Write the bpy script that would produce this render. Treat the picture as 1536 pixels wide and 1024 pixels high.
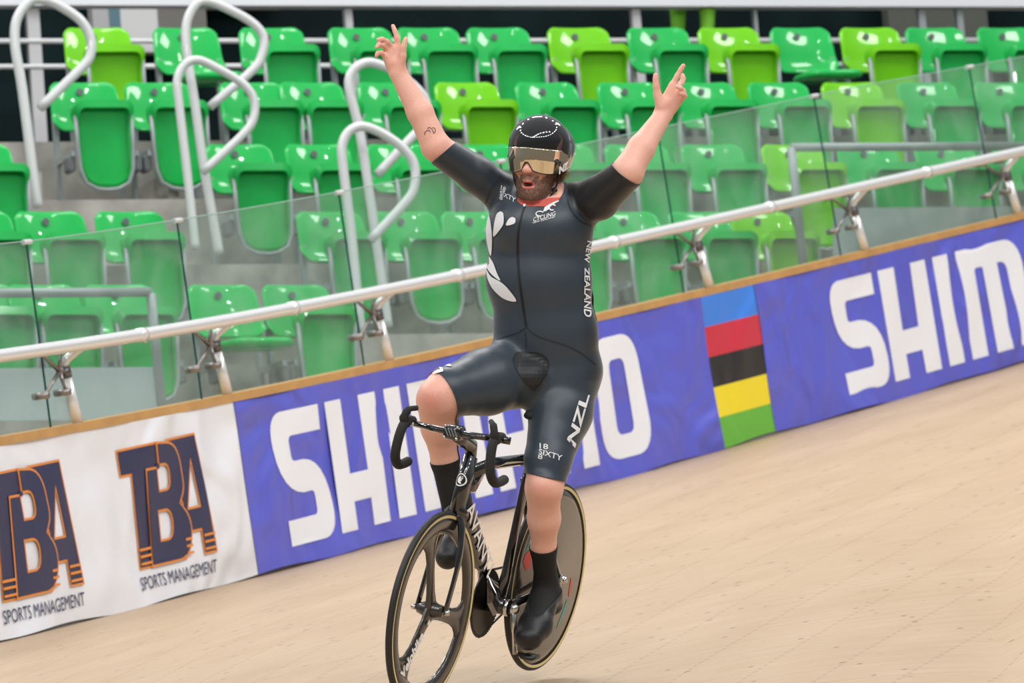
import bpy, bmesh, math, random
import numpy as np
from mathutils import Vector, Matrix
from mathutils.geometry import delaunay_2d_cdt
from mathutils.bvhtree import BVHTree

random.seed(7)
RNG = np.random.default_rng(7)
for o in list(bpy.data.objects):
    bpy.data.objects.remove(o)
SC = bpy.context.scene
COL = SC.collection
R = math.radians

# ------------------------------------------------------------------ camera, world, lights, exposure
PITCH, ROLL = R(8.0), R(4.5)
FPX = 200.0 / 36.0 * 1536
c0 = Vector((0, 0, 1.2))
fw = Vector((0, math.cos(PITCH), math.sin(PITCH)))
u0 = Vector((0, -math.sin(PITCH), math.cos(PITCH)))
r0 = Vector((1, 0, 0))
ru = (u0 * math.cos(ROLL) + r0 * math.sin(ROLL)).normalized()
rr = (r0 * math.cos(ROLL) - u0 * math.sin(ROLL)).normalized()
MC = Matrix(((rr.x, ru.x, -fw.x, c0.x), (rr.y, ru.y, -fw.y, c0.y), (rr.z, ru.z, -fw.z, c0.z), (0, 0, 0, 1)))
MCn = np.array(MC)
cam_d = bpy.data.cameras.new('camera')
cam = bpy.data.objects.new('camera', cam_d)
COL.objects.link(cam)
cam.matrix_world = MC
cam_d.lens = 200
cam_d.sensor_width = 36
cam_d.clip_end = 400
cam_d.dof.use_dof = True
cam_d.dof.focus_distance = 19.45
cam_d.dof.aperture_fstop = 7.5
SC.camera = cam
SC.view_settings.view_transform = 'Standard'
SC.view_settings.look = 'None'
SC.view_settings.gamma = 1
SC.view_settings.use_curve_mapping = False
SC.view_settings.exposure = -0.6

w = bpy.data.worlds.new('hall_light')
SC.world = w
w.use_nodes = True
nt = w.node_tree
nt.nodes.clear()
wo = nt.nodes.new('ShaderNodeOutputWorld')
bg = nt.nodes.new('ShaderNodeBackground')
tc = nt.nodes.new('ShaderNodeTexCoord')
sx = nt.nodes.new('ShaderNodeSeparateXYZ')
mr = nt.nodes.new('ShaderNodeMapRange')
mr.inputs['From Min'].default_value = -1
cr = nt.nodes.new('ShaderNodeValToRGB')
e = cr.color_ramp.elements
e[0].position = 0.0; e[0].color = (.40, .35, .30, 1)
e[1].position = 1.0; e[1].color = (1.0, 1.02, 1.06, 1)
n1 = e.new(.48); n1.color = (.40, .36, .31, 1)
n2 = e.new(.56); n2.color = (.36, .40, .40, 1)
n3 = e.new(.75); n3.color = (.72, .75, .80, 1)
nt.links.new(tc.outputs['Generated'], sx.inputs[0])
nt.links.new(sx.outputs['Z'], mr.inputs['Value'])
nt.links.new(mr.outputs[0], cr.inputs[0])
nt.links.new(cr.outputs[0], bg.inputs[0])
bg.inputs[1].default_value = .85
nt.links.new(bg.outputs[0], wo.inputs[0])


def lamp(i, loc, size, size_y, power, aim, col=(1, .985, .96)):
    l = bpy.data.lights.new('ceiling_lamp', 'AREA')
    l.shape = 'RECTANGLE'
    l.size = size
    l.size_y = size_y
    l.energy = power
    l.color = col
    o = bpy.data.objects.new('ceiling_lamp', l)
    COL.objects.link(o)
    o.location = loc
    o.rotation_euler = (Vector(aim) - Vector(loc)).to_track_quat('-Z', 'Y').to_euler()


# rows of hall lamps over the track (they draw the dashes on the helmet)
k = 0
for i in range(26):
    a = 2 * math.pi * i / 26
    lamp(k, (15 * math.sin(a), 12 - 17 * math.cos(a), 16.0 - 1.5 * math.cos(a)), .8, .28, 290, (0, 21, 4)); k += 1
for i in range(8):
    lamp(k, (-7 + i * 2.1, 3 + 1.3 * i, 13.0), 1.0, .3, 200, (0, 21, 4)); k += 1
for i in range(3):
    lamp(k, (-12 + i * 12, 31, 19), 4, 2, 1300, (0, 36, 7)); k += 1


# ------------------------------------------------------------------ helpers
def c2w(p):
    p = np.asarray(p, dtype=float)
    return p @ MCn[:3, :3].T + MCn[:3, 3]


def w2c(p):
    p = np.asarray(p, dtype=float)
    return (p - MCn[:3, 3]) @ MCn[:3, :3]


def camp(x, y, d):
    """camera-space point seen at photo pixel x, y and at distance d"""
    return np.array([(x - 768) / FPX * d, (512 - y) / FPX * d, -d])


def wp(x, y, d):
    return Vector(c2w(camp(x, y, d)))


def projx(p):
    c = w2c(np.array(p))
    return 768 + c[0] / -c[2] * FPX, 512 - c[1] / -c[2] * FPX


MATS = {}


def mat(name, col, rough=.5, metal=0., coat=0., spec=.5, noise=None, bump=None, vcol=None, sheen=0., alpha=None):
    if name in MATS:
        return MATS[name]
    m = bpy.data.materials.new(name)
    m.use_nodes = True
    t = m.node_tree
    b = t.nodes['Principled BSDF']
    b.inputs['Base Color'].default_value = (*col, 1)
    b.inputs['Roughness'].default_value = rough
    b.inputs['Metallic'].default_value = metal
    b.inputs['Coat Weight'].default_value = coat
    b.inputs['Coat Roughness'].default_value = .04
    b.inputs['Specular IOR Level'].default_value = spec
    if sheen:
        b.inputs['Sheen Weight'].default_value = sheen
        b.inputs['Sheen Roughness'].default_value = .4
    src = None
    if vcol:
        a = t.nodes.new('ShaderNodeVertexColor')
        a.layer_name = vcol
        src = a.outputs[0]
        t.links.new(src, b.inputs['Base Color'])
    tcn = t.nodes.new('ShaderNodeTexCoord')
    if noise:
        sc_, amt = noise
        n = t.nodes.new('ShaderNodeTexNoise')
        n.inputs['Scale'].default_value = sc_
        n.inputs['Detail'].default_value = 6
        t.links.new(tcn.outputs['Object'], n.inputs['Vector'])
        mx = t.nodes.new('ShaderNodeMix')
        mx.data_type = 'RGBA'
        mx.blend_type = 'MULTIPLY'
        mx.inputs[0].default_value = 1
        rp = t.nodes.new('ShaderNodeMapRange')
        rp.inputs['From Min'].default_value = .3
        rp.inputs['From Max'].default_value = .7
        rp.inputs['To Min'].default_value = 1 - amt
        rp.inputs['To Max'].default_value = 1 + amt * .6
        t.links.new(n.outputs[0], rp.inputs[0])
        if src:
            t.links.new(src, mx.inputs[6])
        else:
            mx.inputs[6].default_value = (*col, 1)
        t.links.new(rp.outputs[0], mx.inputs[7])
        t.links.new(mx.outputs[2], b.inputs['Base Color'])
    if bump:
        sc_, st_ = bump[:2]
        n = t.nodes.new('ShaderNodeTexNoise')
        n.inputs['Scale'].default_value = sc_
        n.inputs['Detail'].default_value = 3
        t.links.new(tcn.outputs['Object'], n.inputs['Vector'])
        bp = t.nodes.new('ShaderNodeBump')
        bp.inputs['Strength'].default_value = st_
        bp.inputs['Distance'].default_value = bump[2] if len(bump) > 2 else .01
        if len(bump) > 2: n.inputs['Distortion'].default_value = 1.2; n.inputs['Detail'].default_value = 1
        t.links.new(n.outputs[0], bp.inputs['Height'])
        t.links.new(bp.outputs[0], b.inputs['Normal'])
    MATS[name] = m
    return m


def link(o, parent=None):
    COL.objects.link(o)
    if parent is not None:
        o.parent = parent
    return o


def mobj(name, verts, faces, m, parent=None, smooth=False, origin=None, mats=None, fmat=None):
    """verts in world coordinates (or in the parent's own frame when the parent carries a rotation and origin='local')"""
    v = np.asarray(verts, dtype=float)
    me = bpy.data.meshes.new(name)
    off = np.zeros(3)
    if origin is None and parent is not None:
        off = np.array(parent.matrix_basis.translation)
        if parent.parent is not None and parent.get('_off') is None:
            off = off + np.array(parent.parent.matrix_basis.translation)
    elif origin is not None and not isinstance(origin, str):
        off = np.array(origin)
    me.from_pydata((v - off).tolist(), [], [list(map(int, f)) for f in faces])
    for mm in (mats or [m]):
        me.materials.append(mm)
    if fmat is not None:
        me.polygons.foreach_set('material_index', np.asarray(fmat, dtype=np.int32))
    if smooth:
        me.polygons.foreach_set('use_smooth', [True] * len(me.polygons))
    me.update()
    o = bpy.data.objects.new(name, me)
    if origin is not None and not isinstance(origin, str):
        o.location = origin
    link(o, parent)
    return o


def thing(name, label, cat, loc=(0, 0, 0), group=None, kind=None):
    o = bpy.data.objects.new(name, None)
    o.empty_display_size = .1
    COL.objects.link(o)
    o.location = loc
    o['label'] = label
    o['category'] = cat
    if group: o['group'] = group
    if kind: o['kind'] = kind
    return o


def tag(o, label, cat, group=None, kind=None):
    if label: o['label'] = label
    if cat: o['category'] = cat
    if group: o['group'] = group
    if kind: o['kind'] = kind
    return o


class MB:
    def __init__(s):
        s.v = []; s.f = []

    def add(s, v, f):
        n = len(s.v)
        s.v += [tuple(map(float, p)) for p in v]
        s.f += [[i + n for i in q] for q in f]
        return s

    def box(s, c, sz, rot=None):
        c = np.array(c, float)
        P = []
        for dx in (-.5, .5):
            for dy in (-.5, .5):
                for dz in (-.5, .5):
                    p = np.array([dx * sz[0], dy * sz[1], dz * sz[2]])
                    if rot is not None: p = np.array(rot) @ p
                    P.append(c + p)
        return s.add(P, [(0, 1, 3, 2), (4, 6, 7, 5), (0, 4, 5, 1), (2, 3, 7, 6), (0, 2, 6, 4), (1, 5, 7, 3)])

    def rbox(s, c, sz, r, rot=None, n=4):
        """box with its x-z outline rounded"""
        out = rrect(sz[0], sz[2], r, n)
        m_ = len(out)
        c = np.array(c, float)
        V = []
        b = min(r * .35, sz[1] * .3)
        prof = [(-sz[1] / 2, -b), (-sz[1] / 2 + b, 0), (sz[1] / 2 - b, 0), (sz[1] / 2, -b)]
        for (y, ins) in prof:
            kx = (sz[0] + 2 * ins) / sz[0]
            kz = (sz[2] + 2 * ins) / sz[2]
            for (x, z) in out:
                p = np.array([x * kx, y, z * kz])
                if rot is not None: p = np.array(rot) @ p
                V.append(c + p)
        F = [list(range(m_))[::1], [3 * m_ + i for i in range(m_)][::-1]]
        for L in range(3):
            for i in range(m_):
                j = (i + 1) % m_
                F.append([L * m_ + i, (L + 1) * m_ + i, (L + 1) * m_ + j, L * m_ + j])
        return s.add(V, F)

    def tube(s, pts, rad, n=10, cap=True, flat=None, up=None):
        """sweep along pts; rad number or list; flat=(a,b) scales across up / side"""
        P = [np.array(p, float) for p in pts]
        m_ = len(P)
        rads = rad if hasattr(rad, '__len__') else [rad] * m_
        T = []
        for i in range(m_):
            a = P[max(i - 1, 0)]; b = P[min(i + 1, m_ - 1)]
            d = b - a
            T.append(d / (np.linalg.norm(d) + 1e-12))
        ref = np.array(up if up is not None else (0, 0, 1.), float)
        if up is None and abs(T[0] @ ref) > .9: ref = np.array([0, 1., 0])
        V = []
        for i in range(m_):
            n1 = ref - T[i] * (ref @ T[i])
            n1 /= (np.linalg.norm(n1) + 1e-12)
            if up is None: ref = n1
            n2 = np.cross(T[i], n1)
            fa, fb = (1, 1) if flat is None else (flat if not hasattr(flat[0], '__len__') else flat[i])
            for k_ in range(n):
                a = 2 * math.pi * k_ / n
                V.append(P[i] + rads[i] * (fa * math.cos(a) * n1 + fb * math.sin(a) * n2))
        F = []
        for i in range(m_ - 1):
            for k_ in range(n):
                j = (k_ + 1) % n
                F.append([i * n + k_, i * n + j, (i + 1) * n + j, (i + 1) * n + k_])
        if cap:
            F.append([k_ for k_ in range(n)][::-1])
            F.append([(m_ - 1) * n + k_ for k_ in range(n)])
        return s.add(V, F)

    def lathe(s, prof, c, ax, n=48, closed=False):
        """prof (r, h) revolved about axis ax through c"""
        ax = np.array(ax, float); ax /= np.linalg.norm(ax)
        t = np.array([0, 0, 1.]) if abs(ax[2]) < .9 else np.array([1., 0, 0])
        e1 = t - ax * (t @ ax); e1 /= np.linalg.norm(e1)
        e2 = np.cross(ax, e1)
        c = np.array(c, float)
        V = []
        for (r_, h) in prof:
            for k_ in range(n):
                a = 2 * math.pi * k_ / n
                V.append(c + ax * h + r_ * (e1 * math.cos(a) + e2 * math.sin(a)))
        F = []
        m_ = len(prof)
        for i in range(m_ if closed else m_ - 1):
            i2 = (i + 1) % m_
            for k_ in range(n):
                j = (k_ + 1) % n
                F.append([i * n + k_, i * n + j, i2 * n + j, i2 * n + k_])
        return s.add(V, F)

    def ball(s, c, r_, n=10, sc=(1, 1, 1)):
        V = []; F = []
        for i in range(n + 1):
            th = math.pi * i / n
            for k_ in range(2 * n):
                a = math.pi * k_ / n
                V.append((c[0] + r_ * sc[0] * math.sin(th) * math.cos(a), c[1] + r_ * sc[1] * math.sin(th) * math.sin(a), c[2] + r_ * sc[2] * math.cos(th)))
        for i in range(n):
            for k_ in range(2 * n):
                j = (k_ + 1) % (2 * n)
                F.append([i * 2 * n + k_, (i + 1) * 2 * n + k_, (i + 1) * 2 * n + j, i * 2 * n + j])
        return s.add(V, F)

    def build(s, name, m, parent=None, smooth=False, origin=None):
        return mobj(name, s.v, s.f, m, parent, smooth, origin)


def rrect(w_, h, r_, n=4):
    out = []
    for (cx, cy, a0) in ((w_ / 2 - r_, h / 2 - r_, 0), (-w_ / 2 + r_, h / 2 - r_, 90), (-w_ / 2 + r_, -h / 2 + r_, 180), (w_ / 2 - r_, -h / 2 + r_, 270)):
        for i in range(n + 1):
            a = R(a0 + 90 * i / n)
            out.append((cx + r_ * math.cos(a), cy + r_ * math.sin(a)))
    return out


def smooth_path(pts, n=8):
    """Catmull-Rom through pts"""
    P = [np.array(p, float) for p in pts]
    P = [2 * P[0] - P[1]] + P + [2 * P[-1] - P[-2]]
    out = []
    for i in range(1, len(P) - 2):
        for k_ in range(n):
            t = k_ / n
            out.append(.5 * ((2 * P[i]) + (-P[i - 1] + P[i + 1]) * t + (2 * P[i - 1] - 5 * P[i] + 4 * P[i + 1] - P[i + 2]) * t * t + (-P[i - 1] + 3 * P[i] - 3 * P[i + 1] + P[i + 2]) * t ** 3))
    out.append(P[-2])
    return out


def rpoly(pts, n=6):
    """polygon of (x, y, corner radius)"""
    out = []
    m_ = len(pts)
    for i in range(m_):
        p = np.array(pts[i][:2], float); r_ = pts[i][2] if len(pts[i]) > 2 else 0
        a = np.array(pts[i - 1][:2], float); b = np.array(pts[(i + 1) % m_][:2], float)
        if r_ <= 0:
            out.append(tuple(p)); continue
        la, lb = np.linalg.norm(a - p), np.linalg.norm(b - p)
        r1 = min(r_, la * .5 if False else la * .98, lb * .98)
        pa = p + (a - p) / la * r1; pb = p + (b - p) / lb * r1
        for k_ in range(n + 1):
            t = k_ / n
            # close to a circular arc
            q = (1 - t) ** 2 * pa + 2 * t * (1 - t) * (p * .86 + (pa + pb) * .07) + t * t * pb
            out.append(tuple(q))
    return out


def inset(poly, d):
    """move a simple polygon's outline inwards by d"""
    P = [np.array(p, float) for p in poly]
    area = sum(P[i][0] * P[(i + 1) % len(P)][1] - P[(i + 1) % len(P)][0] * P[i][1] for i in range(len(P)))
    sg = 1 if area > 0 else -1
    out = []
    for i in range(len(P)):
        a, p, b = P[i - 1], P[i], P[(i + 1) % len(P)]
        d1 = p - a; d2 = b - p
        d1 /= np.linalg.norm(d1) + 1e-9; d2 /= np.linalg.norm(d2) + 1e-9
        n1 = sg * np.array([-d1[1], d1[0]]); n2 = sg * np.array([-d2[1], d2[0]])
        q = n1 + n2
        l = np.linalg.norm(q)
        q = q / l if l > 1e-6 else n1
        c_ = max(.35, q @ n1)
        out.append(tuple(p + q * d / c_))
    return out


def fill(loops, grid=None):
    """triangulate 2D loops (holes by even-odd) with interior grid points"""
    pts = []; edges = []
    for lp in loops:
        n = len(pts)
        pts += [Vector(p[:2]) for p in lp]
        edges += [(n + i, n + (i + 1) % len(lp)) for i in range(len(lp))]
    if grid:
        xs = [p.x for p in pts]; ys = [p.y for p in pts]
        x = min(xs) + grid * .5
        while x < max(xs):
            y = min(ys) + grid * .5
            while y < max(ys):
                pts.append(Vector((x, y)))
                y += grid
            x += grid
    r_ = delaunay_2d_cdt(pts, edges, [], 0, 1e-6)
    V = [tuple(p) for p in r_[0]]
    F = []
    LP = [np.array([q[:2] for q in lp], float) for lp in loops]
    for f in r_[2]:
        c_ = np.mean([V[i] for i in f], 0)
        ins = False
        for lp in LP:
            a = lp; b_ = np.roll(lp, -1, 0)
            cond = (a[:, 1] > c_[1]) != (b_[:, 1] > c_[1])
            xx = a[:, 0] + (c_[1] - a[:, 1]) / np.where(b_[:, 1] == a[:, 1], 1e-9, b_[:, 1] - a[:, 1]) * (b_[:, 0] - a[:, 0])
            if (np.sum(cond & (c_[0] < xx)) % 2) == 1: ins = not ins
        if ins: F.append(list(f))
    return V, F


def textmesh(s, size=1., bold=0., sx=1.):
    cu = bpy.data.curves.new('lettering', 'FONT')
    cu.body = s
    cu.size = size
    cu.offset = bold
    cu.fill_mode = 'FRONT'
    cu.resolution_u = 3
    o = bpy.data.objects.new('lettering', cu)
    COL.objects.link(o)
    dg = bpy.context.evaluated_depsgraph_get()
    me = o.evaluated_get(dg).to_mesh()
    v = [(p.co.x * sx, p.co.y) for p in me.vertices]
    f = [list(p.vertices) for p in me.polygons]
    o.evaluated_get(dg).to_mesh_clear()
    bpy.data.objects.remove(o)
    bpy.data.curves.remove(cu)
    return v, f


def fit_text(s, x0, y0, x1, y1, bold=.0):
    """text scaled to exactly fill a box"""
    v, f = textmesh(s, 1., bold)
    a = np.array(v)
    mn, mx = a.min(0), a.max(0)
    a = (a - mn) / (mx - mn)
    return [(x0 + (x1 - x0) * p[0], y0 + (y1 - y0) * p[1]) for p in a], f


# ------------------------------------------------------------------ materials
GREEN = mat('green_seat_plastic', (.010, .37, .070), .4, coat=.4, spec=.12, noise=(3, .12))
LIME = mat('lime_seat_plastic', (.13, .48, .004), .4, coat=.4, spec=.12, noise=(3, .1))
STEEL_G = mat('grey_seat_steel', (.25, .28, .29), .45, metal=.1)
DARKG = mat('dark_grey_bracket', (.10, .11, .12), .5)
WHITE_P = mat('white_painted_steel', (.55, .57, .58), .35, coat=.2)
CHROME = mat('polished_steel', (.80, .81, .83), .26, metal=.35)
CLAMP = mat('dark_cast_steel', (.30, .28, .27), .35, metal=.8)
RAILM = mat('brushed_aluminium', (.86, .86, .87), .32, metal=.55, bump=(60, .04))
BEAMM = mat('pale_grey_beam', (.60, .62, .66), .5)
CONC = mat('concrete', (.34, .325, .30), .85, noise=(4, .3), bump=(12, .4))
STRIPW = mat('varnished_wood_strip', (.52, .29, .10), .45, noise=(9, .15))
BOARDM = mat('barrier_board', (.3, .3, .32), .7)
BLACKW = mat('dark_green_hoarding', (.003, .010, .011), .8, spec=.1, noise=(2, .4))
BLUEB = mat('blue_banner_vinyl', (.105, .118, .62), .38, noise=(1.2, .06), bump=(1.9, 1., .09))
WHITEB = mat('white_banner_vinyl', (.80, .82, .88), .42, noise=(1.5, .03), bump=(1.7, 1., .09))
WPRINT = mat('white_print', (.82, .84, .90), .45)
NAVY = mat('navy_print', (.022, .027, .085), .4)
ORNG = mat('orange_print', (.78, .27, .045), .45)

# ------------------------------------------------------------------ the barrier's line
PT = [1.2884483e-08, -5.22780758e-05, -1.71355928e-01, 667.933447]
PL = [1.01335088e-05, -6.63847402e-02, 286.093031]
PB = [2.58409704e-09, -2.12977326e-05, -2.46814572e-01, 962.668612]
BH = .85
_x = np.linspace(-1500, 2600, 4101)


def _ext(p, x):
    xc = np.clip(x, -100, 1650)
    v = np.polyval(p, xc)
    return v + np.polyval(np.polyder(p), xc) * (x - xc)


_yt = _ext(PT, _x); _xb = _x + 37; _yb = _ext(PB, _xb); _L = _ext(PL, _x)
_d = FPX * BH / _L
_T = np.stack([(_x - 768) / FPX * _d, (512 - _yt) / FPX * _d, -_d], 1)
_B = np.stack([(_xb - 768) / FPX * _d, (512 - _yb) / FPX * _d, -_d], 1)
_ds = np.hypot(np.diff((_x - 768) * _d / FPX), np.diff(_d))
_s = np.concatenate([[0], np.cumsum(_ds)])
_s -= np.interp(340, _x, _s)
_Bs = np.array(c2w(_B)); _Ts = np.array(c2w(_T))


def bar(s, t, n=0.):
    """world point on the barrier: s metres along, t board heights up, n metres out towards the track"""
    b = np.array([np.interp(s, _s, _Bs[:, i]) for i in range(3)])
    tt = np.array([np.interp(s, _s, _Ts[:, i]) for i in range(3)])
    b2 = np.array([np.interp(s + .05, _s, _Bs[:, i]) for i in range(3)])
    u = tt - b
    al = b2 - b; al /= np.linalg.norm(al)
    nn = np.cross(al, u); nn /= np.linalg.norm(nn)
    return b + u * t + nn * n


def wav(s, t):
    return .006 * math.sin(3.1 * s + 4 * t) + .004 * math.sin(7.7 * s - 6 * t + 1) + .012 * max(0, .18 - t) * math.sin(5 * s) * 4


def bpt(s, t, n=0.):
    return bar(s, t, .03 + wav(s, t) + n)


# track surface: a lofted sheet from the barrier's foot down towards the infield
us = np.linspace(-1400, 2550, 80)
vs = np.concatenate([[0, 4, 20], np.linspace(45, 700, 40), np.geomspace(760, 5200, 24)])
V = []; UV = []
for u in us:
    yb = float(np.interp(u, _xb, _yb)); ib = 1 / float(np.interp(u, _xb, _d)); s_ = float(np.interp(u, _xb, _s))
    kk = 6.42e-5 + 4.1e-8 * (790 - np.clip(u, 300, 1500))
    for v in vs:
        d = 1 / (ib + v * kk)
        p = c2w(camp(u, yb + v, d))
        V.append(p)
        UV.append((s_ + (1 / ib - d) * .78, (1 / ib - d)))
F = []
nv = len(vs)
for i in range(len(us) - 1):
    for j in range(nv - 1):
        F.append([i * nv + j, i * nv + j + 1, (i + 1) * nv + j + 1, (i + 1) * nv + j])
m = bpy.data.materials.new('pine_track_boards')
m.use_nodes = True
t = m.node_tree
b = t.nodes['Principled BSDF']
b.inputs['Roughness'].default_value = .55
uvn = t.nodes.new('ShaderNodeUVMap'); uvn.uv_map = 'boards'


def node(ty, **kw):
    n = t.nodes.new(ty)
    for a_, v_ in kw.items(): setattr(n, a_, v_)
    return n


mp = node('ShaderNodeMapping'); mp.inputs['Scale'].default_value = (1.1, 26, 1)
t.links.new(uvn.outputs[0], mp.inputs[0])
na = node('ShaderNodeTexNoise'); na.inputs['Scale'].default_value = 1.; na.inputs['Detail'].default_value = 5
t.links.new(mp.outputs[0], na.inputs['Vector'])
nb = node('ShaderNodeTexNoise'); nb.inputs['Scale'].default_value = .8; nb.inputs['Detail'].default_value = 6
mp3 = node('ShaderNodeMapping'); mp3.inputs['Scale'].default_value = (1, 1.6, 1)
t.links.new(uvn.outputs[0], mp3.inputs[0]); t.links.new(mp3.outputs[0], nb.inputs['Vector'])
ad = node('ShaderNodeMath', operation='ADD'); t.links.new(na.outputs[0], ad.inputs[0]); t.links.new(nb.outputs[0], ad.inputs[1])
rp = node('ShaderNodeValToRGB')
ee = rp.color_ramp.elements
ee[0].position = .35; ee[0].color = (.41, .288, .178, 1)
ee[1].position = .68; ee[1].color = (.49, .362, .242, 1)
hv = node('ShaderNodeMath', operation='MULTIPLY'); hv.inputs[1].default_value = .5
t.links.new(ad.outputs[0], hv.inputs[0]); t.links.new(hv.outputs[0], rp.inputs[0])
# board joints
mp2 = node('ShaderNodeMapping'); mp2.inputs['Scale'].default_value = (.45, 13, 1)
t.links.new(uvn.outputs[0], mp2.inputs[0])
br = node('ShaderNodeTexBrick')
br.inputs['Color1'].default_value = (1, 1, 1, 1); br.inputs['Color2'].default_value = (.93, .92, .91, 1); br.inputs['Mortar'].default_value = (.74, .68, .62, 1)
br.inputs['Scale'].default_value = 1; br.inputs['Mortar Size'].default_value = .012; br.inputs['Brick Width'].default_value = 1; br.inputs['Row Height'].default_value = .5
t.links.new(mp2.outputs[0], br.inputs[0])
mx = node('ShaderNodeMix', data_type='RGBA', blend_type='MULTIPLY'); mx.inputs[0].default_value = .8
t.links.new(rp.outputs[0], mx.inputs[6]); t.links.new(br.outputs[0], mx.inputs[7])
# small dark marks (nail heads, splinters)
vo = node('ShaderNodeTexVoronoi'); vo.inputs['Scale'].default_value = 1
mp4 = node('ShaderNodeMapping'); mp4.inputs['Scale'].default_value = (2.6, 8.5, 1)
t.links.new(uvn.outputs[0], mp4.inputs[0]); t.links.new(mp4.outputs[0], vo.inputs['Vector'])
lt = node('ShaderNodeMapRange'); lt.inputs['From Min'].default_value = .06; lt.inputs['From Max'].default_value = .12
lt.inputs['To Min'].default_value = .22; lt.inputs['To Max'].default_value = 1
t.links.new(vo.outputs['Distance'], lt.inputs[0])
mx2 = node('ShaderNodeMix', data_type='RGBA', blend_type='MULTIPLY'); mx2.inputs[0].default_value = 1
t.links.new(mx.outputs[2], mx2.inputs[6]); t.links.new(lt.outputs[0], mx2.inputs[7])
t.links.new(mx2.outputs[2], b.inputs['Base Color'])
TRACK = m
fl = mobj('floor', V, F, TRACK, smooth=True)
uvl = fl.data.uv_layers.new(name='boards')
li = np.zeros(len(fl.data.loops), dtype=np.int32)
fl.data.loops.foreach_get('vertex_index', li)
uvl.data.foreach_set('uv', np.array(UV)[li].ravel())
tag(fl, 'pale pine boards of the banked cycling track', None, kind='structure')


# board and wood strip
def strip(name, m, s0, s1, t0, t1, n0, n1, step=.1, label=None):
    mb = MB()
    ss = np.arange(s0, s1 + step, step)
    V = []; F = []
    for s in ss:
        for (tt_, nn_) in ((t0, n0), (t0, n1), (t1, n1), (t1, n0)):
            V.append(bar(s, tt_, nn_))
    for i in range(len(ss) - 1):
        for k_ in range(4):
            j = (k_ + 1) % 4
            F.append([4 * i + k_, 4 * i + j, 4 * i + 4 + j, 4 * i + 4 + k_])
    F += [[0, 1, 2, 3], [4 * (len(ss) - 1) + k_ for k_ in (3, 2, 1, 0)]]
    mb.add(V, F)
    o = mb.build(name, m)
    if label: tag(o, label, None, kind='structure')
    return o


strip('wall_barrier', BOARDM, -5, 12, -.03, 1.0, -.10, .012, label='board wall of the track barrier behind the banners')
strip('trim_1', STRIPW, -5, 12, 1.0, 1.047, -.12, .035, label='varnished wood strip capping the track barrier')


def banner_part(name, s0, s1, t0, t1, m, parent, n=0., step=.06):
    ns = max(2, int((s1 - s0) / step) + 1); nt_ = max(2, int((t1 - t0) * BH / step) + 1)
    V = []; F = []
    for a in np.linspace(s0, s1, ns):
        for b_ in np.linspace(t0, t1, nt_):
            tb = b_ + (.008 * math.sin(6 * a) + .006 * math.sin(2.3 * a + 1)) * (1 if b_ == t0 and t0 < .05 else 0)
            V.append(bpt(a, tb, n))
    for i in range(ns - 1):
        for j in range(nt_ - 1):
            F.append([i * nt_ + j, (i + 1) * nt_ + j, (i + 1) * nt_ + j + 1, i * nt_ + j + 1])
    o = mobj(name, V, F, m, parent, smooth=True)
    return o


def print_on(name, loops, m, parent, n=.0055, grid=.05, ymul=1 / BH, tris=None):
    v, f = tris if tris else fill(loops, grid)
    V = [bpt(p[0], p[1] * ymul, n) for p in v]
    o = mobj(name, V, f, m, parent)
    return o


# letters in metres, cap height .655, drawn as shapes
def L_S(x):
    q = [(.50, .655), (.50, .53, 0), (.165, .53, .03), (.165, .405, .03), (.525, .405, .24), (.525, 0, .12), (.03, 0), (.03, .125), (.36, .125, .03), (.36, .245, .03), (0, .245, .24), (0, .655, .12)]
    return [rpoly([(x + p[0], p[1], p[2] if len(p) > 2 else 0) for p in q])]


def L_H(x):
    return [[(x, 0), (x + .17, 0), (x + .17, .14), (x + .35, .14), (x + .35, 0), (x + .52, 0), (x + .52, .655), (x + .35, .655), (x + .35, .28), (x + .17, .28), (x + .17, .655), (x, .655)]]


def L_I(x):
    return [[(x, 0), (x + .17, 0), (x + .17, .655), (x, .655)]]


def L_M(x):
    q = [(0, 0), (.17, 0), (.17, .53, .02), (.27, .53, .02), (.27, 0), (.445, 0), (.445, .53), (.545, .53, .06), (.545, 0), (.72, 0), (.72, .655, .16), (0, .655)]
    return [rpoly([(x + p[0], p[1], p[2] if len(p) > 2 else 0) for p in q])]


def L_A(x):
    q = [(0, 0), (.17, 0), (.17, .14), (.36, .14), (.36, 0), (.53, 0), (.53, .655), (.2, .655, .2), (0, .4, .1)]
    h = [(.17, .28), (.36, .28), (.36, .53), (.26, .53, .08), (.17, .42)]
    return [rpoly([(x + p[0], p[1], p[2] if len(p) > 2 else 0) for p in q]), rpoly([(x + p[0], p[1], p[2] if len(p) > 2 else 0) for p in h])]


def L_N(x):
    q = [(0, 0), (.17, 0), (.17, .53), (.26, .53, .06), (.26, .53, .0), (.33, .5, .05), (.33, 0), (.5, 0), (.5, .655, .2), (0, .655)]
    q = [(0, 0), (.17, 0), (.17, .53), (.33, .53, .07), (.33, 0), (.5, 0), (.5, .655, .2), (0, .655)]
    return [rpoly([(x + p[0], p[1], p[2] if len(p) > 2 else 0) for p in q])]


def L_O(x):
    return [rpoly([(x, 0, .16), (x + .52, 0, .16), (x + .52, .655, .16), (x, .655, .16)]), rpoly([(x + .17, .125, .05), (x + .35, .125, .05), (x + .35, .53, .05), (x + .17, .53, .05)])]


def lettering_block(s0, parent, y0=.102):
    for fn, dx in ((L_S, 0), (L_H, .57), (L_I, 1.18), (L_M, 1.44), (L_A, 2.24), (L_N, 2.85), (L_O, 3.41)):
        lp = [[(p[0], p[1] + y0) for p in l] for l in fn(s0 + dx)]
        print_on('letter', lp, WPRINT, parent)


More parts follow.
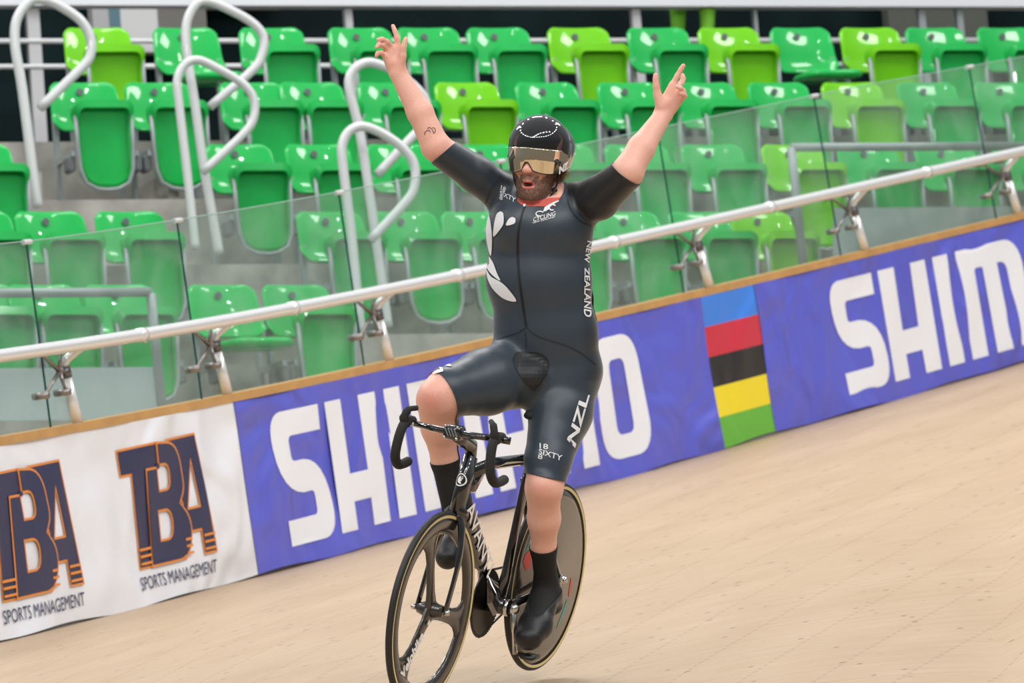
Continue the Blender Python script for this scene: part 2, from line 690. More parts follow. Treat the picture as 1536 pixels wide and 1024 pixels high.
def bthing(label, s0):
    return thing('advertising_banner', label, 'banner', Vector(bar(s0, 0, .03)), group='advertising banners on the track barrier')


B1 = bthing('white banner with navy and orange logos and small navy lettering', -1)
banner_part('banner_sheet', -3.2, 0.01, .01, 1.0, WHITEB, B1)
B2 = bthing('blue banner with white capitals, between white banner and rainbow stripes', 2)
banner_part('banner_sheet', 0.01, 5.035, .01, 1.0, BLUEB, B2, n=.003)
lettering_block(.34, B2)
B3 = bthing('narrow banner of five stacked colour bars, blue red black yellow green', 5.3)
cols5 = [('green_bar', (.13, .45, .045)), ('yellow_bar', (.87, .70, .02)), ('black_bar', (.02, .02, .022)), ('red_bar', (.60, .03, .06)), ('blue_bar', (.05, .23, .80))]
for i, (n_, c_) in enumerate(cols5):
    banner_part(n_, 5.035, 5.625, .01 + i * .198, .01 + (i + 1) * .198, mat(n_, c_, .4, bump=(1.9, .9, .05)), B3)
B4 = bthing('blue banner with white capitals cut off by the frame, past the rainbow stripes', 7.5)
banner_part('banner_sheet', 5.625, 11.6, .01, 1.0, BLUEB, B4, n=.003)
lettering_block(6.43, B4)


# logo of three joined capitals
def tba(s0, parent):
    hB = BH
    def P(l):
        return rpoly([(s0 + p[0], p[1] * hB, p[2] if len(p) > 2 else 0) for p in l])
    Tl = P([(-1.20, .712), (-1.205, .865), (-.83, .87), (-.83, .712), (-.95, .712), (-.98, .197), (-1.125, .197), (-1.10, .712)])
    Al = P([(-.74, .872), (-.43, .877), (-.355, .197), (-.487, .197), (-.50, .335), (-.60, .335), (-.66, .197), (-.80, .197), (-.64, .5)])
    Bl = P([(-.965, .735), (-.84, .735), (-.84, .87), (-.62, .85, .1), (-.60, .56, .06), (-.67, .51, .03), (-.575, .45, .08), (-.60, .2, .14), (-.72, .197), (-1.01, .197)])
    Ah = P([(-.51, .715), (-.585, .475), (-.485, .475)])
    B1h = P([(-.845, .605), (-.74, .605, .04), (-.74, .735, .04), (-.85, .735)])
    B2h = P([(-.88, .335), (-.765, .335, .05), (-.755, .485, .05), (-.875, .485)])
    d = .011
    for k_, lp in enumerate(([Tl], [Al, Ah], [Bl, B1h, B2h])):
        print_on('logo_outline', lp, ORNG, parent, n=.004 + .003 * k_)
        inn = [inset(lp[0], d)] + [inset(h, -d) for h in lp[1:]]
        print_on('logo_letter', inn, NAVY, parent, n=.0055 + .003 * k_)
    for tt_ in (.228, .268, .305):
        for (a, b_) in ((-1.12, -1.002), (-.66, -.60), (-.485, -.375)):
            lp = [(s0 + a, (tt_ - .007) * hB), (s0 + b_, (tt_ - .007) * hB), (s0 + b_, (tt_ + .007) * hB), (s0 + a, (tt_ + .007) * hB)]
            print_on('logo_stripe', [lp], ORNG, parent, n=.0135)
    v, f = fit_text('SPORTS MANAGEMENT', s0 - 1.14, .086 * hB, s0 - .37, .158 * hB, .0)
    print_on('small_lettering', None, NAVY, parent, n=.006, tris=(v, f))


tba(0, B1)
tba(-1.335, B1)

# ------------------------------------------------------------------ glass, posts, rail
gm = bpy.data.materials.new('dusty_green_glass_glare_veil')
gm.use_nodes = True
t = gm.node_tree
t.nodes.clear()
out = node('ShaderNodeOutputMaterial')
tr = node('ShaderNodeBsdfTransparent'); tr.inputs[0].default_value = (.84, .93, .89, 1)
gl = node('ShaderNodeBsdfGlossy'); gl.inputs['Roughness'].default_value = .06; gl.inputs[0].default_value = (.9, 1, .97, 1)
df = node('ShaderNodeBsdfDiffuse'); df.inputs[0].default_value = (.52, .64, .60, 1)  # pale diffuse veil: whitish reflection painted into the pane, broken up by dirt smears
fr = node('ShaderNodeFresnel'); fr.inputs[0].default_value = 1.45
m1 = node('ShaderNodeMixShader'); m2 = node('ShaderNodeMixShader')
fm = node('ShaderNodeMath', operation='MULTIPLY'); fm.inputs[1].default_value = .55
t.links.new(fr.outputs[0], fm.inputs[0]); t.links.new(fm.outputs[0], m1.inputs[0])
t.links.new(tr.outputs[0], m1.inputs[1]); t.links.new(gl.outputs[0], m1.inputs[2])
tcn = node('ShaderNodeTexCoord'); nz = node('ShaderNodeTexNoise'); nz.inputs['Scale'].default_value = 2.2; nz.inputs['Detail'].default_value = 5; nz.inputs['Distortion'].default_value = 1.5
t.links.new(tcn.outputs['Object'], nz.inputs['Vector'])
nr = node('ShaderNodeMapRange'); nr.inputs['From Min'].default_value = .35; nr.inputs['From Max'].default_value = .7
nr.inputs['To Min'].default_value = .10; nr.inputs['To Max'].default_value = .24
t.links.new(nz.outputs[0], nr.inputs[0]); t.links.new(nr.outputs[0], m2.inputs[0])
t.links.new(m1.outputs[0], m2.inputs[1]); t.links.new(df.outputs[0], m2.inputs[2])
t.links.new(m2.outputs[0], out.inputs[0])
GEDGE = mat('dark_green_glass_edge', (.005, .06, .055), .15)

JT = [-3.25, -1.68, -.18, 1.50, 3.24, 4.98, 6.74, 8.49, 10.3]
PO = [-3.04, -1.468, .034, 1.724, 3.46, 5.225, 6.972, 8.70]


def gtop(s):
    return 1.047 + 1.0 + .085 * np.clip((s + 1.5) / 6.5, 0, 1.3)


place = ['at the far left edge of the barrier', 'left of the first clamp, above the white banner', 'above the white banner and start of the blue one', 'above the first letters of the blue banner',
         'directly behind the rider', 'just left of the rainbow stripes', 'above the rainbow stripes', 'above the right-hand banner capitals', 'at the far right edge of the barrier']
for i in range(len(JT) - 1):
    a, b_ = JT[i] + .006, JT[i + 1] - .006
    g = thing('glass_panel', 'tall green-tinted glass screen panel ' + place[i], 'glass panel', Vector(bar((a + b_) / 2, 1.047, -.03)), group='glass screen panels on the barrier')
    V = []; F = []
    ns = 9
    for s in np.linspace(a, b_, ns):
        for tt_ in (1.047, gtop(s)):
            V.append(bar(s, tt_, -.03))
    for j in range(ns - 1):
        F.append([2 * j, 2 * j + 2, 2 * j + 3, 2 * j + 1])
    mobj('pane', V, F, gm, g)
    mb = MB()
    for s in (b_,):
        mb.tube([bar(s, 1.047, -.03), bar(s, gtop(s), -.03)], .0055, 6)
    mb.build('glass_edge', GEDGE, g)
    mb = MB()
    mb.tube([bar(s, gtop(s), -.03) for s in np.linspace(a, b_, ns)], .003, 5)
    mb.build('top_edge', mat('pale_glass_edge', (.25, .42, .36), .2), g)
    mb = MB()
    p = bar(JT[i + 1], gtop(JT[i + 1]), -.03)
    mb.tube([bar(JT[i + 1] - .035, gtop(JT[i + 1]) - .005, -.03), bar(JT[i + 1] + .035, gtop(JT[i + 1]) - .005, -.03)], .013, 8)
    mb.build('joint_clip', WHITE_P, g)

RT = 1.047 + .415
rail = thing('handrail', 'long round brushed metal handrail running along the glass screen', 'handrail', Vector(bar(3, RT, .09)))
mb = MB()
mb.tube([bar(s, RT + .02 * np.clip((s) / 8, 0, 1), .09) for s in np.arange(-4.2, 11.5, .12)], .030, 16)
mb.build('rail_tube', RAILM, rail, smooth=True)
for s in (-.92, .63, 2.38, 4.1, 5.85, 7.63, 9.3):
    mb = MB()
    rt = RT + .02 * np.clip(s / 8, 0, 1)
    mb.tube([bar(s - .03, rt, .09), bar(s + .03, rt, .09)], .0335, 16)
    mb.tube([bar(s + .035, rt - .045, .09), bar(s + .035, rt + .02, .09)], .008, 6)
    mb.build('coupling', CHROME, rail, smooth=True)
pplace = ['at the far left edge', 'above the left logo of the white banner', 'at the white and blue banner seam', 'just left of the rider', 'hidden behind the rider',
          'above the rainbow stripes', 'above the S of the right banner', 'at the right edge']
for i, s in enumerate(PO):
    g = thing('rail_post', 'short polished steel rail post ' + pplace[i], 'post', Vector(bar(s, 1.047, .0)), group='handrail posts on the barrier')
    rt = RT + .02 * np.clip(s / 8, 0, 1)
    mb = MB()
    mb.tube([bar(s - .01, 1.047, .0), bar(s - .045, 1.047 + .25, -.01)], .026, 14)
    mb.build('post_tube', CHROME, g, smooth=True)
    mb = MB()
    mb.tube([bar(s - .045, 1.047 + .25, -.01), bar(s - .052, 1.047 + .31, -.01)], .029, 14)
    mb.build('collar', mat('dark_steel_collar', (.16, .16, .17), .35, metal=.8), g, smooth=True)
    mb = MB()
    mb.tube(smooth_path([bar(s - .052, 1.047 + .31, -.01), bar(s - .045, 1.047 + .35, .01), bar(s, rt - .01, .075)], 5), .020, 12)
    mb.build('rail_bracket', CHROME, g, smooth=True)
    cl = MB()
    cc = bar(s - .12, 1.047 + .29, .0)
    cl.tube([bar(s - .05, 1.047 + .29, -.01), cc], .014, 8)
    knobs = []
    for (dx, dt) in ((-.31, .12), (-.10, .12), (-.31, -.11), (-.10, -.11)):
        q = bar(s + dx, 1.047 + .285 + dt, .01)
        cl.tube([cc, q], [.011, .007], 8)
        knobs.append((s + dx, 1.047 + .285 + dt))
    clo = cl.build('glass_clamp', CLAMP, g, smooth=True)
    for (a, b_) in knobs:
        kb = MB()
        kb.tube([bar(a, b_, -.05), bar(a, b_, .03)], .017, 10)
        mobj('clamp_knob', kb.v, kb.f, CLAMP, clo, True)

# ------------------------------------------------------------------ stands
ROWS = [  # back-top pixel y, distance, row slope angle, left edges of the backs (photo px), lime ones, unfolded ones
    (38, 36.8, (-140, 95, 228, 357, 490, 592, 697, 818, 937, 1043, 1151, 1255, 1353, 1460, 1562), (95, 818, 1043, 1255), (228, 1151)),
    (120, 36.0, (75, 187, 328, 417, 534, 650, 770, 893, 1008, 1118, 1228, 1341, 1456, 1566), (650, 1228), ()),
    (213, 35.2, (-85, 308, 427, 548, 676, 792, 905, 1019, 1139, 1252, 1368, 1484), (1139,), ()),
    (314, 34.4, (-85, 25, 145, 445, 558, 661, 780, 892, 1000, 1093), (1093,), ()),
    (424, 33.6, (-80, 15, 130, 284, 395), (), (284,)),
]


def seat_mats(m): return m


def seat_proto(m):
    root = bpy.data.objects.new('stadium_seat', None)
    COL.objects.link(root)
    # backrest: curved shell, rounded top corners, sides swept forward
    nu, nw = 17, 11
    V = []
    W, Hh = .232, .33
    for side in (0, 1):
        for j in range(nw):
            tt_ = j / (nw - 1)
            z = .49 + Hh * tt_
            for i in range(nu):
                x = -1 + 2 * i / (nu - 1)
                wtop = W * (1 - .06 * tt_)
                # round the corners
                zz = z
                c_ = max(0, abs(x) - .72) / .28
                if tt_ > .6: zz = z - .05 * c_ ** 2 * (tt_ - .6) / .4 * 1.0
                if tt_ < .3: zz = z + .05 * c_ ** 2 * (.3 - tt_) / .3
                y = .07 * tt_ - .055 * abs(x) ** 2.5 - .02 * math.sin(math.pi * tt_) * (1 - x * x) + (.024 if side else 0) - .035 * max(0, 1 - tt_ * 3) ** 2
                V.append((x * wtop, y, zz))
    F = []
    N = nu * nw
    for j in range(nw - 1):
        for i in range(nu - 1):
            a = j * nu + i
            F.append([a, a + 1, a + nu + 1, a + nu])
            F.append([N + a, N + a + nu, N + a + nu + 1, N + a + 1])
    bd = [i for i in range(nu)] + [j * nu + nu - 1 for j in range(1, nw)] + [(nw - 1) * nu + i for i in range(nu - 2, -1, -1)] + [j * nu for j in range(nw - 2, 0, -1)]
    for a, b_ in zip(bd, bd[1:] + bd[:1]):
        F.append([a, N + a, N + b_, b_])
    bk = mobj('backrest', V, F, m, root, True, origin='local')
    bv = bk.modifiers.new('bevel', 'SUBSURF'); bv.levels = 1; bv.render_levels = 1
    # number plate on the back
    mb = MB()
    mb.lathe([(0, -.03), (.022, -.03), (.022, -.022), (0, -.022)], (-.02, .055, .75), (0, 1, 0), 12)
    mobj('number_plate', mb.v, mb.f, DARKG, root, origin='local')
    # legs
    for sx_ in (-1, 1):
        mb = MB()
        mb.box((sx_ * .20, .0, .30), (.028, .045, .60))
        mb.box((sx_ * .20, -.16, .30), (.026, .34, .035))
        mobj('leg', mb.v, mb.f, STEEL_G, root, origin='local')
    for sx_ in (-1, 1):
        mb = MB()
        mb.rbox((sx_ * .212, -.27, .24), (.05, .10, .10), .02)
        mobj('hinge_bracket', mb.v, mb.f, DARKG, root, origin='local')
    return root


def add_pan(root, m, folded):
    yp = -.33
    mb = MB()
    if folded:
        out_ = rpoly([(-.192, .62, .06), (.192, .62, .06), (.188, .52, .03), (.166, .47, .03), (.160, .085, .13), (-.160, .085, .13), (-.166, .47, .03), (-.188, .52, .03)], 5)
        inn = rpoly([(-.160, .572, .04), (.160, .572, .04), (.158, .50, .03), (.150, .45, .03), (.146, .105, .11), (-.146, .105, .11), (-.150, .45, .03), (-.158, .50, .03)], 5)
        V = []; n = len(out_)
        for (lp, y) in ((out_, yp + .05), (out_, yp - .012), (inn, yp - .022), (inn, yp + .012)):
            for (x, z) in lp:
                yy = y
                if z > .5 and lp is out_ and y < yp: yy = y - .035 * (z - .5) / .12
                if z > .45 and lp is inn and y < yp: yy = y - .035 * (z - .45) / .13
                V.append((x, yy, z))
        F = [list(range(n))[::-1]]
        for L in range(3):
            for i in range(n):
                j = (i + 1) % n
                F.append([L * n + i, L * n + j, (L + 1) * n + j, (L + 1) * n + i])
        F.append([3 * n + i for i in range(n)])
        pan = mobj('seat_pan', V, F, m, root, False, origin='local')
        # frame tube round the pan's underside
        path = [(-.178, yp - .012, .53), (-.176, yp - .012, .35), (-.168, yp - .012, .2), (-.138, yp - .012, .115), (-.07, yp - .012, .078), (0, yp - .012, .070), (.07, yp - .012, .078), (.138, yp - .012, .115), (.168, yp - .012, .2), (.176, yp - .012, .35), (.178, yp - .012, .53)]
        mb.tube(path, .013, 8)
        mobj('pan_frame', mb.v, mb.f, STEEL_G, root, True, origin='local')
    else:
        mb.rbox((0, 0, 0), (.38, .05, .40), .08)
        V = [(x, -.36 + z * .95, .40 + y + z * .05) for (x, y, z) in mb.v]
        mobj('seat_pan', V, mb.f, m, root, True, origin='local')


protos = {}
for key, mm in (('green', GREEN), ('lime', LIME)):
    for folded in (True, False):
        r_ = seat_proto(mm)
        add_pan(r_, mm, folded)
        protos[(key, folded)] = r_

ROW_INFO = []
row_words = ['top row', 'second row from the top', 'third row from the top', 'fourth row from the top', 'bottom row']
ordn = ['first', 'second', 'third', 'fourth', 'fifth', 'sixth', 'seventh', 'eighth', 'ninth', 'tenth', 'eleventh', 'twelfth', 'thirteenth', 'fourteenth', 'fifteenth']
for ri, (yt_, d, xs_, lime, unf) in enumerate(ROWS):
    elev = PITCH + math.atan((512 - yt_ - 30) / FPX)
    psi = math.atan(math.tan(ROLL) / math.tan(elev))
    X = np.array([math.cos(psi), math.sin(psi), 0]); Y = np.array([-math.sin(psi), math.cos(psi), 0])
    C0 = np.array(wp(768, yt_, d)) - np.array([0, 0, .82])
    ROW_INFO.append((C0, X, Y, psi))
    vis = [x for x in xs_ if -150 < x < 1536]
    for x in xs_:
        lo, hi = -8., 8.
        tx = x + 52
        for _ in range(40):
            mid = (lo + hi) / 2
            if projx(C0 + X * mid + np.array([0, 0, .7]))[0] < tx: lo = mid
            else: hi = mid
        if x not in vis: continue
        key = 'lime' if x in lime else 'green'
        folded = x not in unf
        pr = protos[(key, folded)]
        c_ = pr.copy(); COL.objects.link(c_)
        c_.location = C0 + X * mid
        c_.rotation_euler = (0, 0, psi + R(random.uniform(-1.2, 1.2)))
        colw = 'lime-green' if key == 'lime' else 'emerald-green'
        st_ = '' if folded else 'with its pan lowered, '
        c_['label'] = f'{colw} stand seat, {st_}{ordn[vis.index(x)]} from left in the {row_words[ri]}'
        c_['category'] = 'stadium seat'
        c_['group'] = 'folding seats in the stands'
        for ch in pr.children:
            q = ch.copy(); COL.objects.link(q); q.parent = c_
for pr in protos.values():
    for ch in list(pr.children): bpy.data.objects.remove(ch)
    bpy.data.objects.remove(pr)

for ri, (C0, X, Y, psi) in enumerate(ROW_INFO):
    mb = MB()
    rot = np.array([X, Y, [0, 0, 1]]).T
    xa, xb_ = -8, (8, 8, 8, 3.6, 1.0)[ri]
    mb.box(C0 + X * (xa + xb_) / 2 + Y * .12 + np.array([0, 0, -.6]), (xb_ - xa, 1.05, 1.2), rot)
    o = mb.build('concrete_tier', CONC)
    tag(o, 'concrete step of the stands under the ' + row_words[ri], None, kind='structure')
# aisle stair blocks at the left
for ri, (x0, x1) in ((1, (-60, 60)), (2, (60, 150)), (1, (236, 250)), (3, (235, 330)), (4, (480, 640))):
    C0, X, Y, psi = ROW_INFO[ri]
    rot = np.array([X, Y, [0, 0, 1]]).T
    sx0 = (x0 - 768) / FPX * 36 / math.cos(psi); sx1 = (x1 - 768) / FPX * 36 / math.cos(psi)
    mb = MB()
    mb.box(C0 + X * (sx0 + sx1) / 2 + Y * .05 + np.array([0, 0, .1]), (abs(sx1 - sx0), .6, .2), rot)
    o = mb.build('aisle_step', CONC)
    tag(o, 'low concrete stair block in the aisle of the ' + row_words[ri], None, kind='structure')

# wall behind the stands
C0, X, Y, psi = ROW_INFO[0]
rot = np.array([X, Y, [0, 0, 1]]).T


def row_s(x, C0, X, h):
    lo, hi = -12., 12.
    for _ in range(40):
        mid = (lo + hi) / 2
        if projx(C0 + X * mid + np.array([0, 0, h]))[0] < x: lo = mid
        else: hi = mid
    return mid


CB = C0 + Y * 1.6
mb = MB(); mb.box(CB + Y * 1.5 + np.array([0, 0, .6]), (18, .2, 4.0), rot)
tag(mb.build('wall_back', BLACKW), 'dark green hoarding behind the stands', None, kind='structure')
for (x0, x1, zc, hh, mm) in ((225, 250, .85, .7, mat('mid_grey_panel', (.3, .3, .31), .6)), (250, 268, .86, .5, mat('teal_panel', (.05, .12, .15), .5)), (268, 325, .85, .7, mat('pale_grey_panel', (.45, .45, .46), .6)),
                             (325, 400, .82, .62, mat('dark_taupe_panel', (.11, .105, .095), .7)), (400, 520, .98, .33, mat('light_taupe_panel', (.42, .40, .38), .7)), (1448, 1600, .7, 1.1, mat('dark_olive_panel', (.06, .065, .055), .7))):
    a, b_ = row_s(x0, CB, X, .9), row_s(x1, CB, X, .9)
    mb = MB(); mb.box(CB + X * (a + b_) / 2 + Y * 1.2 + np.array([0, 0, zc + .72]), (b_ - a, .1, hh), rot)
    tag(mb.build('wall_panel', mm), 'blurred wall panel behind the top row', None, kind='structure')
# back railing
g = thing('back_railing', 'pale grey steel railing with a broad top beam behind the top seat row', 'railing', Vector(CB))


def zat(y, CC, x=768):
    """height above CC's floor seen at photo y"""
    lo, hi = -3., 4.
    for _ in range(40):
        mid = (lo + hi) / 2
        if projx(CC + X * row_s(x, CC, X, .9) + np.array([0, 0, mid]))[1] > y: lo = mid
        else: hi = mid
    return mid


zb = zat(-2, CB)
mb = MB(); mb.box(CB + np.array([0, 0, zb + .0]), (17, .12, .125), rot); mb.build('top_beam', BEAMM, g)
for yy, r_ in ((61, .018), (98, .018)):
    z_ = zat(yy, CB)
    mb = MB(); mb.tube([CB + X * -8 + np.array([0, 0, z_]), CB + X * 8 + np.array([0, 0, z_])], r_, 8); mb.build('rail_bar', WHITE_P, g, True)
for xx, wd in ((56, .085), (530, .05), (962, .06), (1141, .022), (1391, .05), (1448, .045)):
    a = row_s(xx, CB, X, .8)
    mb = MB(); mb.box(CB + X * a + Y * .02 + np.array([0, 0, zb / 2 - .4]), (wd, .05, zb + .75), rot)
    mb.build('railing_post', STEEL_G if xx > 1100 else mat('grey_post', (.42, .42, .44), .5), g)

# aisle handrails (each loop stands in the vertical plane of its stair)
RAILS = [
    ([(52, 275), (44, 215), (33, 130), (23, 70), (25, 30), (45, 2), (68, 0), (95, 12), (122, 32), (136, 58), (135, 84), (120, 104), (60, 162)], 34.0, .030, 'left-most white stair rail loop, in front of the lime seat of the top row'),
    ([(320, 330), (305, 245), (293, 160), (280, 75), (280, 35), (293, 8), (312, 2), (345, 15), (378, 34), (395, 55), (393, 82), (378, 106), (315, 160)], 33.7, .028, 'rear white stair rail loop of the pair left of the rider'),
    ([(288, 322), (278, 235), (268, 150), (266, 120), (277, 97), (297, 90), (325, 102), (362, 124), (380, 147), (381, 175), (366, 200), (304, 258)], 33.3, .026, 'front white stair rail loop of the pair left of the rider'),
    ([(574, 430), (560, 330), (540, 200), (524, 135), (528, 108), (546, 95), (566, 96), (600, 112), (632, 140), (640, 162), (632, 190), (612, 212), (566, 262)], 33.2, .028, 'white stair rail loop behind the rider\'s raised right arm'),
    ([(536, 440), (526, 340), (514, 245), (514, 215), (526, 195), (548, 190), (580, 204), (608, 226), (622, 250), (621, 282), (606, 306), (556, 360)], 32.8, .028, 'lowest white stair rail loop, partly behind the glass'),
]
for pts, d, r_, lab in RAILS:
    base = np.array(wp(pts[0][0], pts[0][1], d))
    elev = PITCH; psi = R(24)
    nrm = np.array([math.cos(psi), math.sin(psi), 0])  # plane normal: along the row
    # stair plane leans only a little from the view plane: use a plane half-way between
    nrm = np.array([math.cos(psi) * .35 + 0, -.94, 0]); nrm /= np.linalg.norm(nrm)
    W_ = []
    o_ = np.array(c0)
    for (x, y) in pts:
        q = np.array(wp(x, y, 1.)) - o_
        tt_ = ((base - o_) @ nrm) / (q @ nrm)
        W_.append(o_ + q * tt_)
    low = W_[0] + (W_[0] - W_[1]) * .6
    mb = MB(); mb.tube(smooth_path([low] + W_, 6), r_, 12)
    o = mb.build('stair_rail', WHITE_P, None, True, origin=tuple(base))
    tag(o, lab, 'stair rail', group='white stair rails in the aisles')

# low front barriers of the stand (behind the glass)
for (x0, x1, ytop, ypan, d, lab) in ((-90, 226, 440, 553, 32.9, 'grey tubular stand-end barrier with a pale panel, behind the left glass'), (1187, 1540, 221, 312, 34.0, 'grey tubular stand-end barrier behind the right glass')):
    g = thing('stand_barrier', lab, 'barrier', wp((x0 + x1) / 2, ypan + 60, d))
    post_x = x1 if x0 < 0 else x0
    mb = MB()
    sg = 1 if x0 < 0 else -1
    dd = (lambda x: 31.45 + (x - 100) * .0013) if x0 < 0 else (lambda x: 34.1 + (x - 905) * .0018)
    a = wp(x0, ytop, dd(x0)); b_ = wp(x1, ytop - 2, dd(x1)); d = dd(post_x)
    mb.tube([a, b_], .027, 12)
    mb.build('top_tube', STEEL_G, g, True)
    mb = MB(); mb.tube([wp(post_x, ytop, d), wp(post_x + 8, ytop + 80, d), wp(post_x + 22, ytop + 220, d)], .028, 10)
    mb.build('end_post', STEEL_G, g, True)
    mb = MB()
    if x0 < 0:
        q = [wp(x0, ypan, dd(x0)), wp(x1 + 10, ypan - 3, dd(x1)), wp(x1 + 28, ypan + 130, dd(x1)), wp(x0 + 20, ypan + 130, dd(x0))]
    else:
        q = [wp(1250, ypan, dd(1250)), wp(x1, ypan - 3, dd(x1)), wp(x1 + 10, ypan + 90, dd(x1)), wp(1250, ypan + 130, dd(1250))]
    bk_ = [p + Vector((0, .05, 0)) for p in q]
    mb.add(q + bk_, [(0, 1, 2, 3), (4, 7, 6, 5), (0, 4, 5, 1), (1, 5, 6, 2), (2, 6, 7, 3), (3, 7, 4, 0)])
    mb.build('lower_panel', mat('pale_teal_panel', (.36, .42, .43), .6), g)
mb = MB()
C4, X4, Y4, p4 = ROW_INFO[4]
rot4 = np.array([X4, Y4, [0, 0, 1]]).T
mb.box(C4 - X4 * 3.5 - Y4 * .9 + np.array([0, 0, -.42]), (8, 1.0, .5), rot4)
tag(mb.build('concrete_tier', CONC), 'concrete walkway in front of the bottom row', None, kind='structure')
# ------------------------------------------------------------------ the bicycle (own frame: x forward, y rider's left, z up; origin at the bottom bracket)
Fv = np.array([-.398, -.076, .914]); Fv /= np.linalg.norm(Fv)
Uv = np.array([.12, .985, .134]); Uv -= Fv * (Uv @ Fv); Uv /= np.linalg.norm(Uv)
Sv = np.cross(Uv, Fv)
BBc = camp(746, 908, 19.49)
BM = np.stack([Fv, Sv, Uv], 1)  # camera-space axes of the bike


def b2w(p):
    return c2w(BBc + np.asarray(p, float) @ BM.T)


BLK = mat('gloss_black_carbon', (.006, .006, .007), .12, coat=1., spec=.5)
CARB = mat('satin_carbon', (.028, .022, .017), .20, coat=.5)
RUBB = mat('black_tyre_rubber', (.012, .012, .013), .55)
TAPE = mat('black_bar_tape', (.012, .012, .012), .75, bump=(200, .3))
GUM = mat('tan_tyre_sidewall', (.72, .60, .28), .5)
ALU = mat('silver_component', (.62, .60, .57), .2, metal=1.)
WDEC = mat('white_decal', (.85, .85, .85), .4)

bike_base = b2w((-.405, 0, .055 - .334))
bike = thing('track_bicycle', 'black track racing bicycle ridden without hands on the pine boards', 'bicycle', Vector(bike_base))


def bp(name, mb, m, parent=None, smooth=True):
    v = b2w(np.array(mb.v))
    return mobj(name, v, mb.f, m, parent or bike, smooth, origin=None)


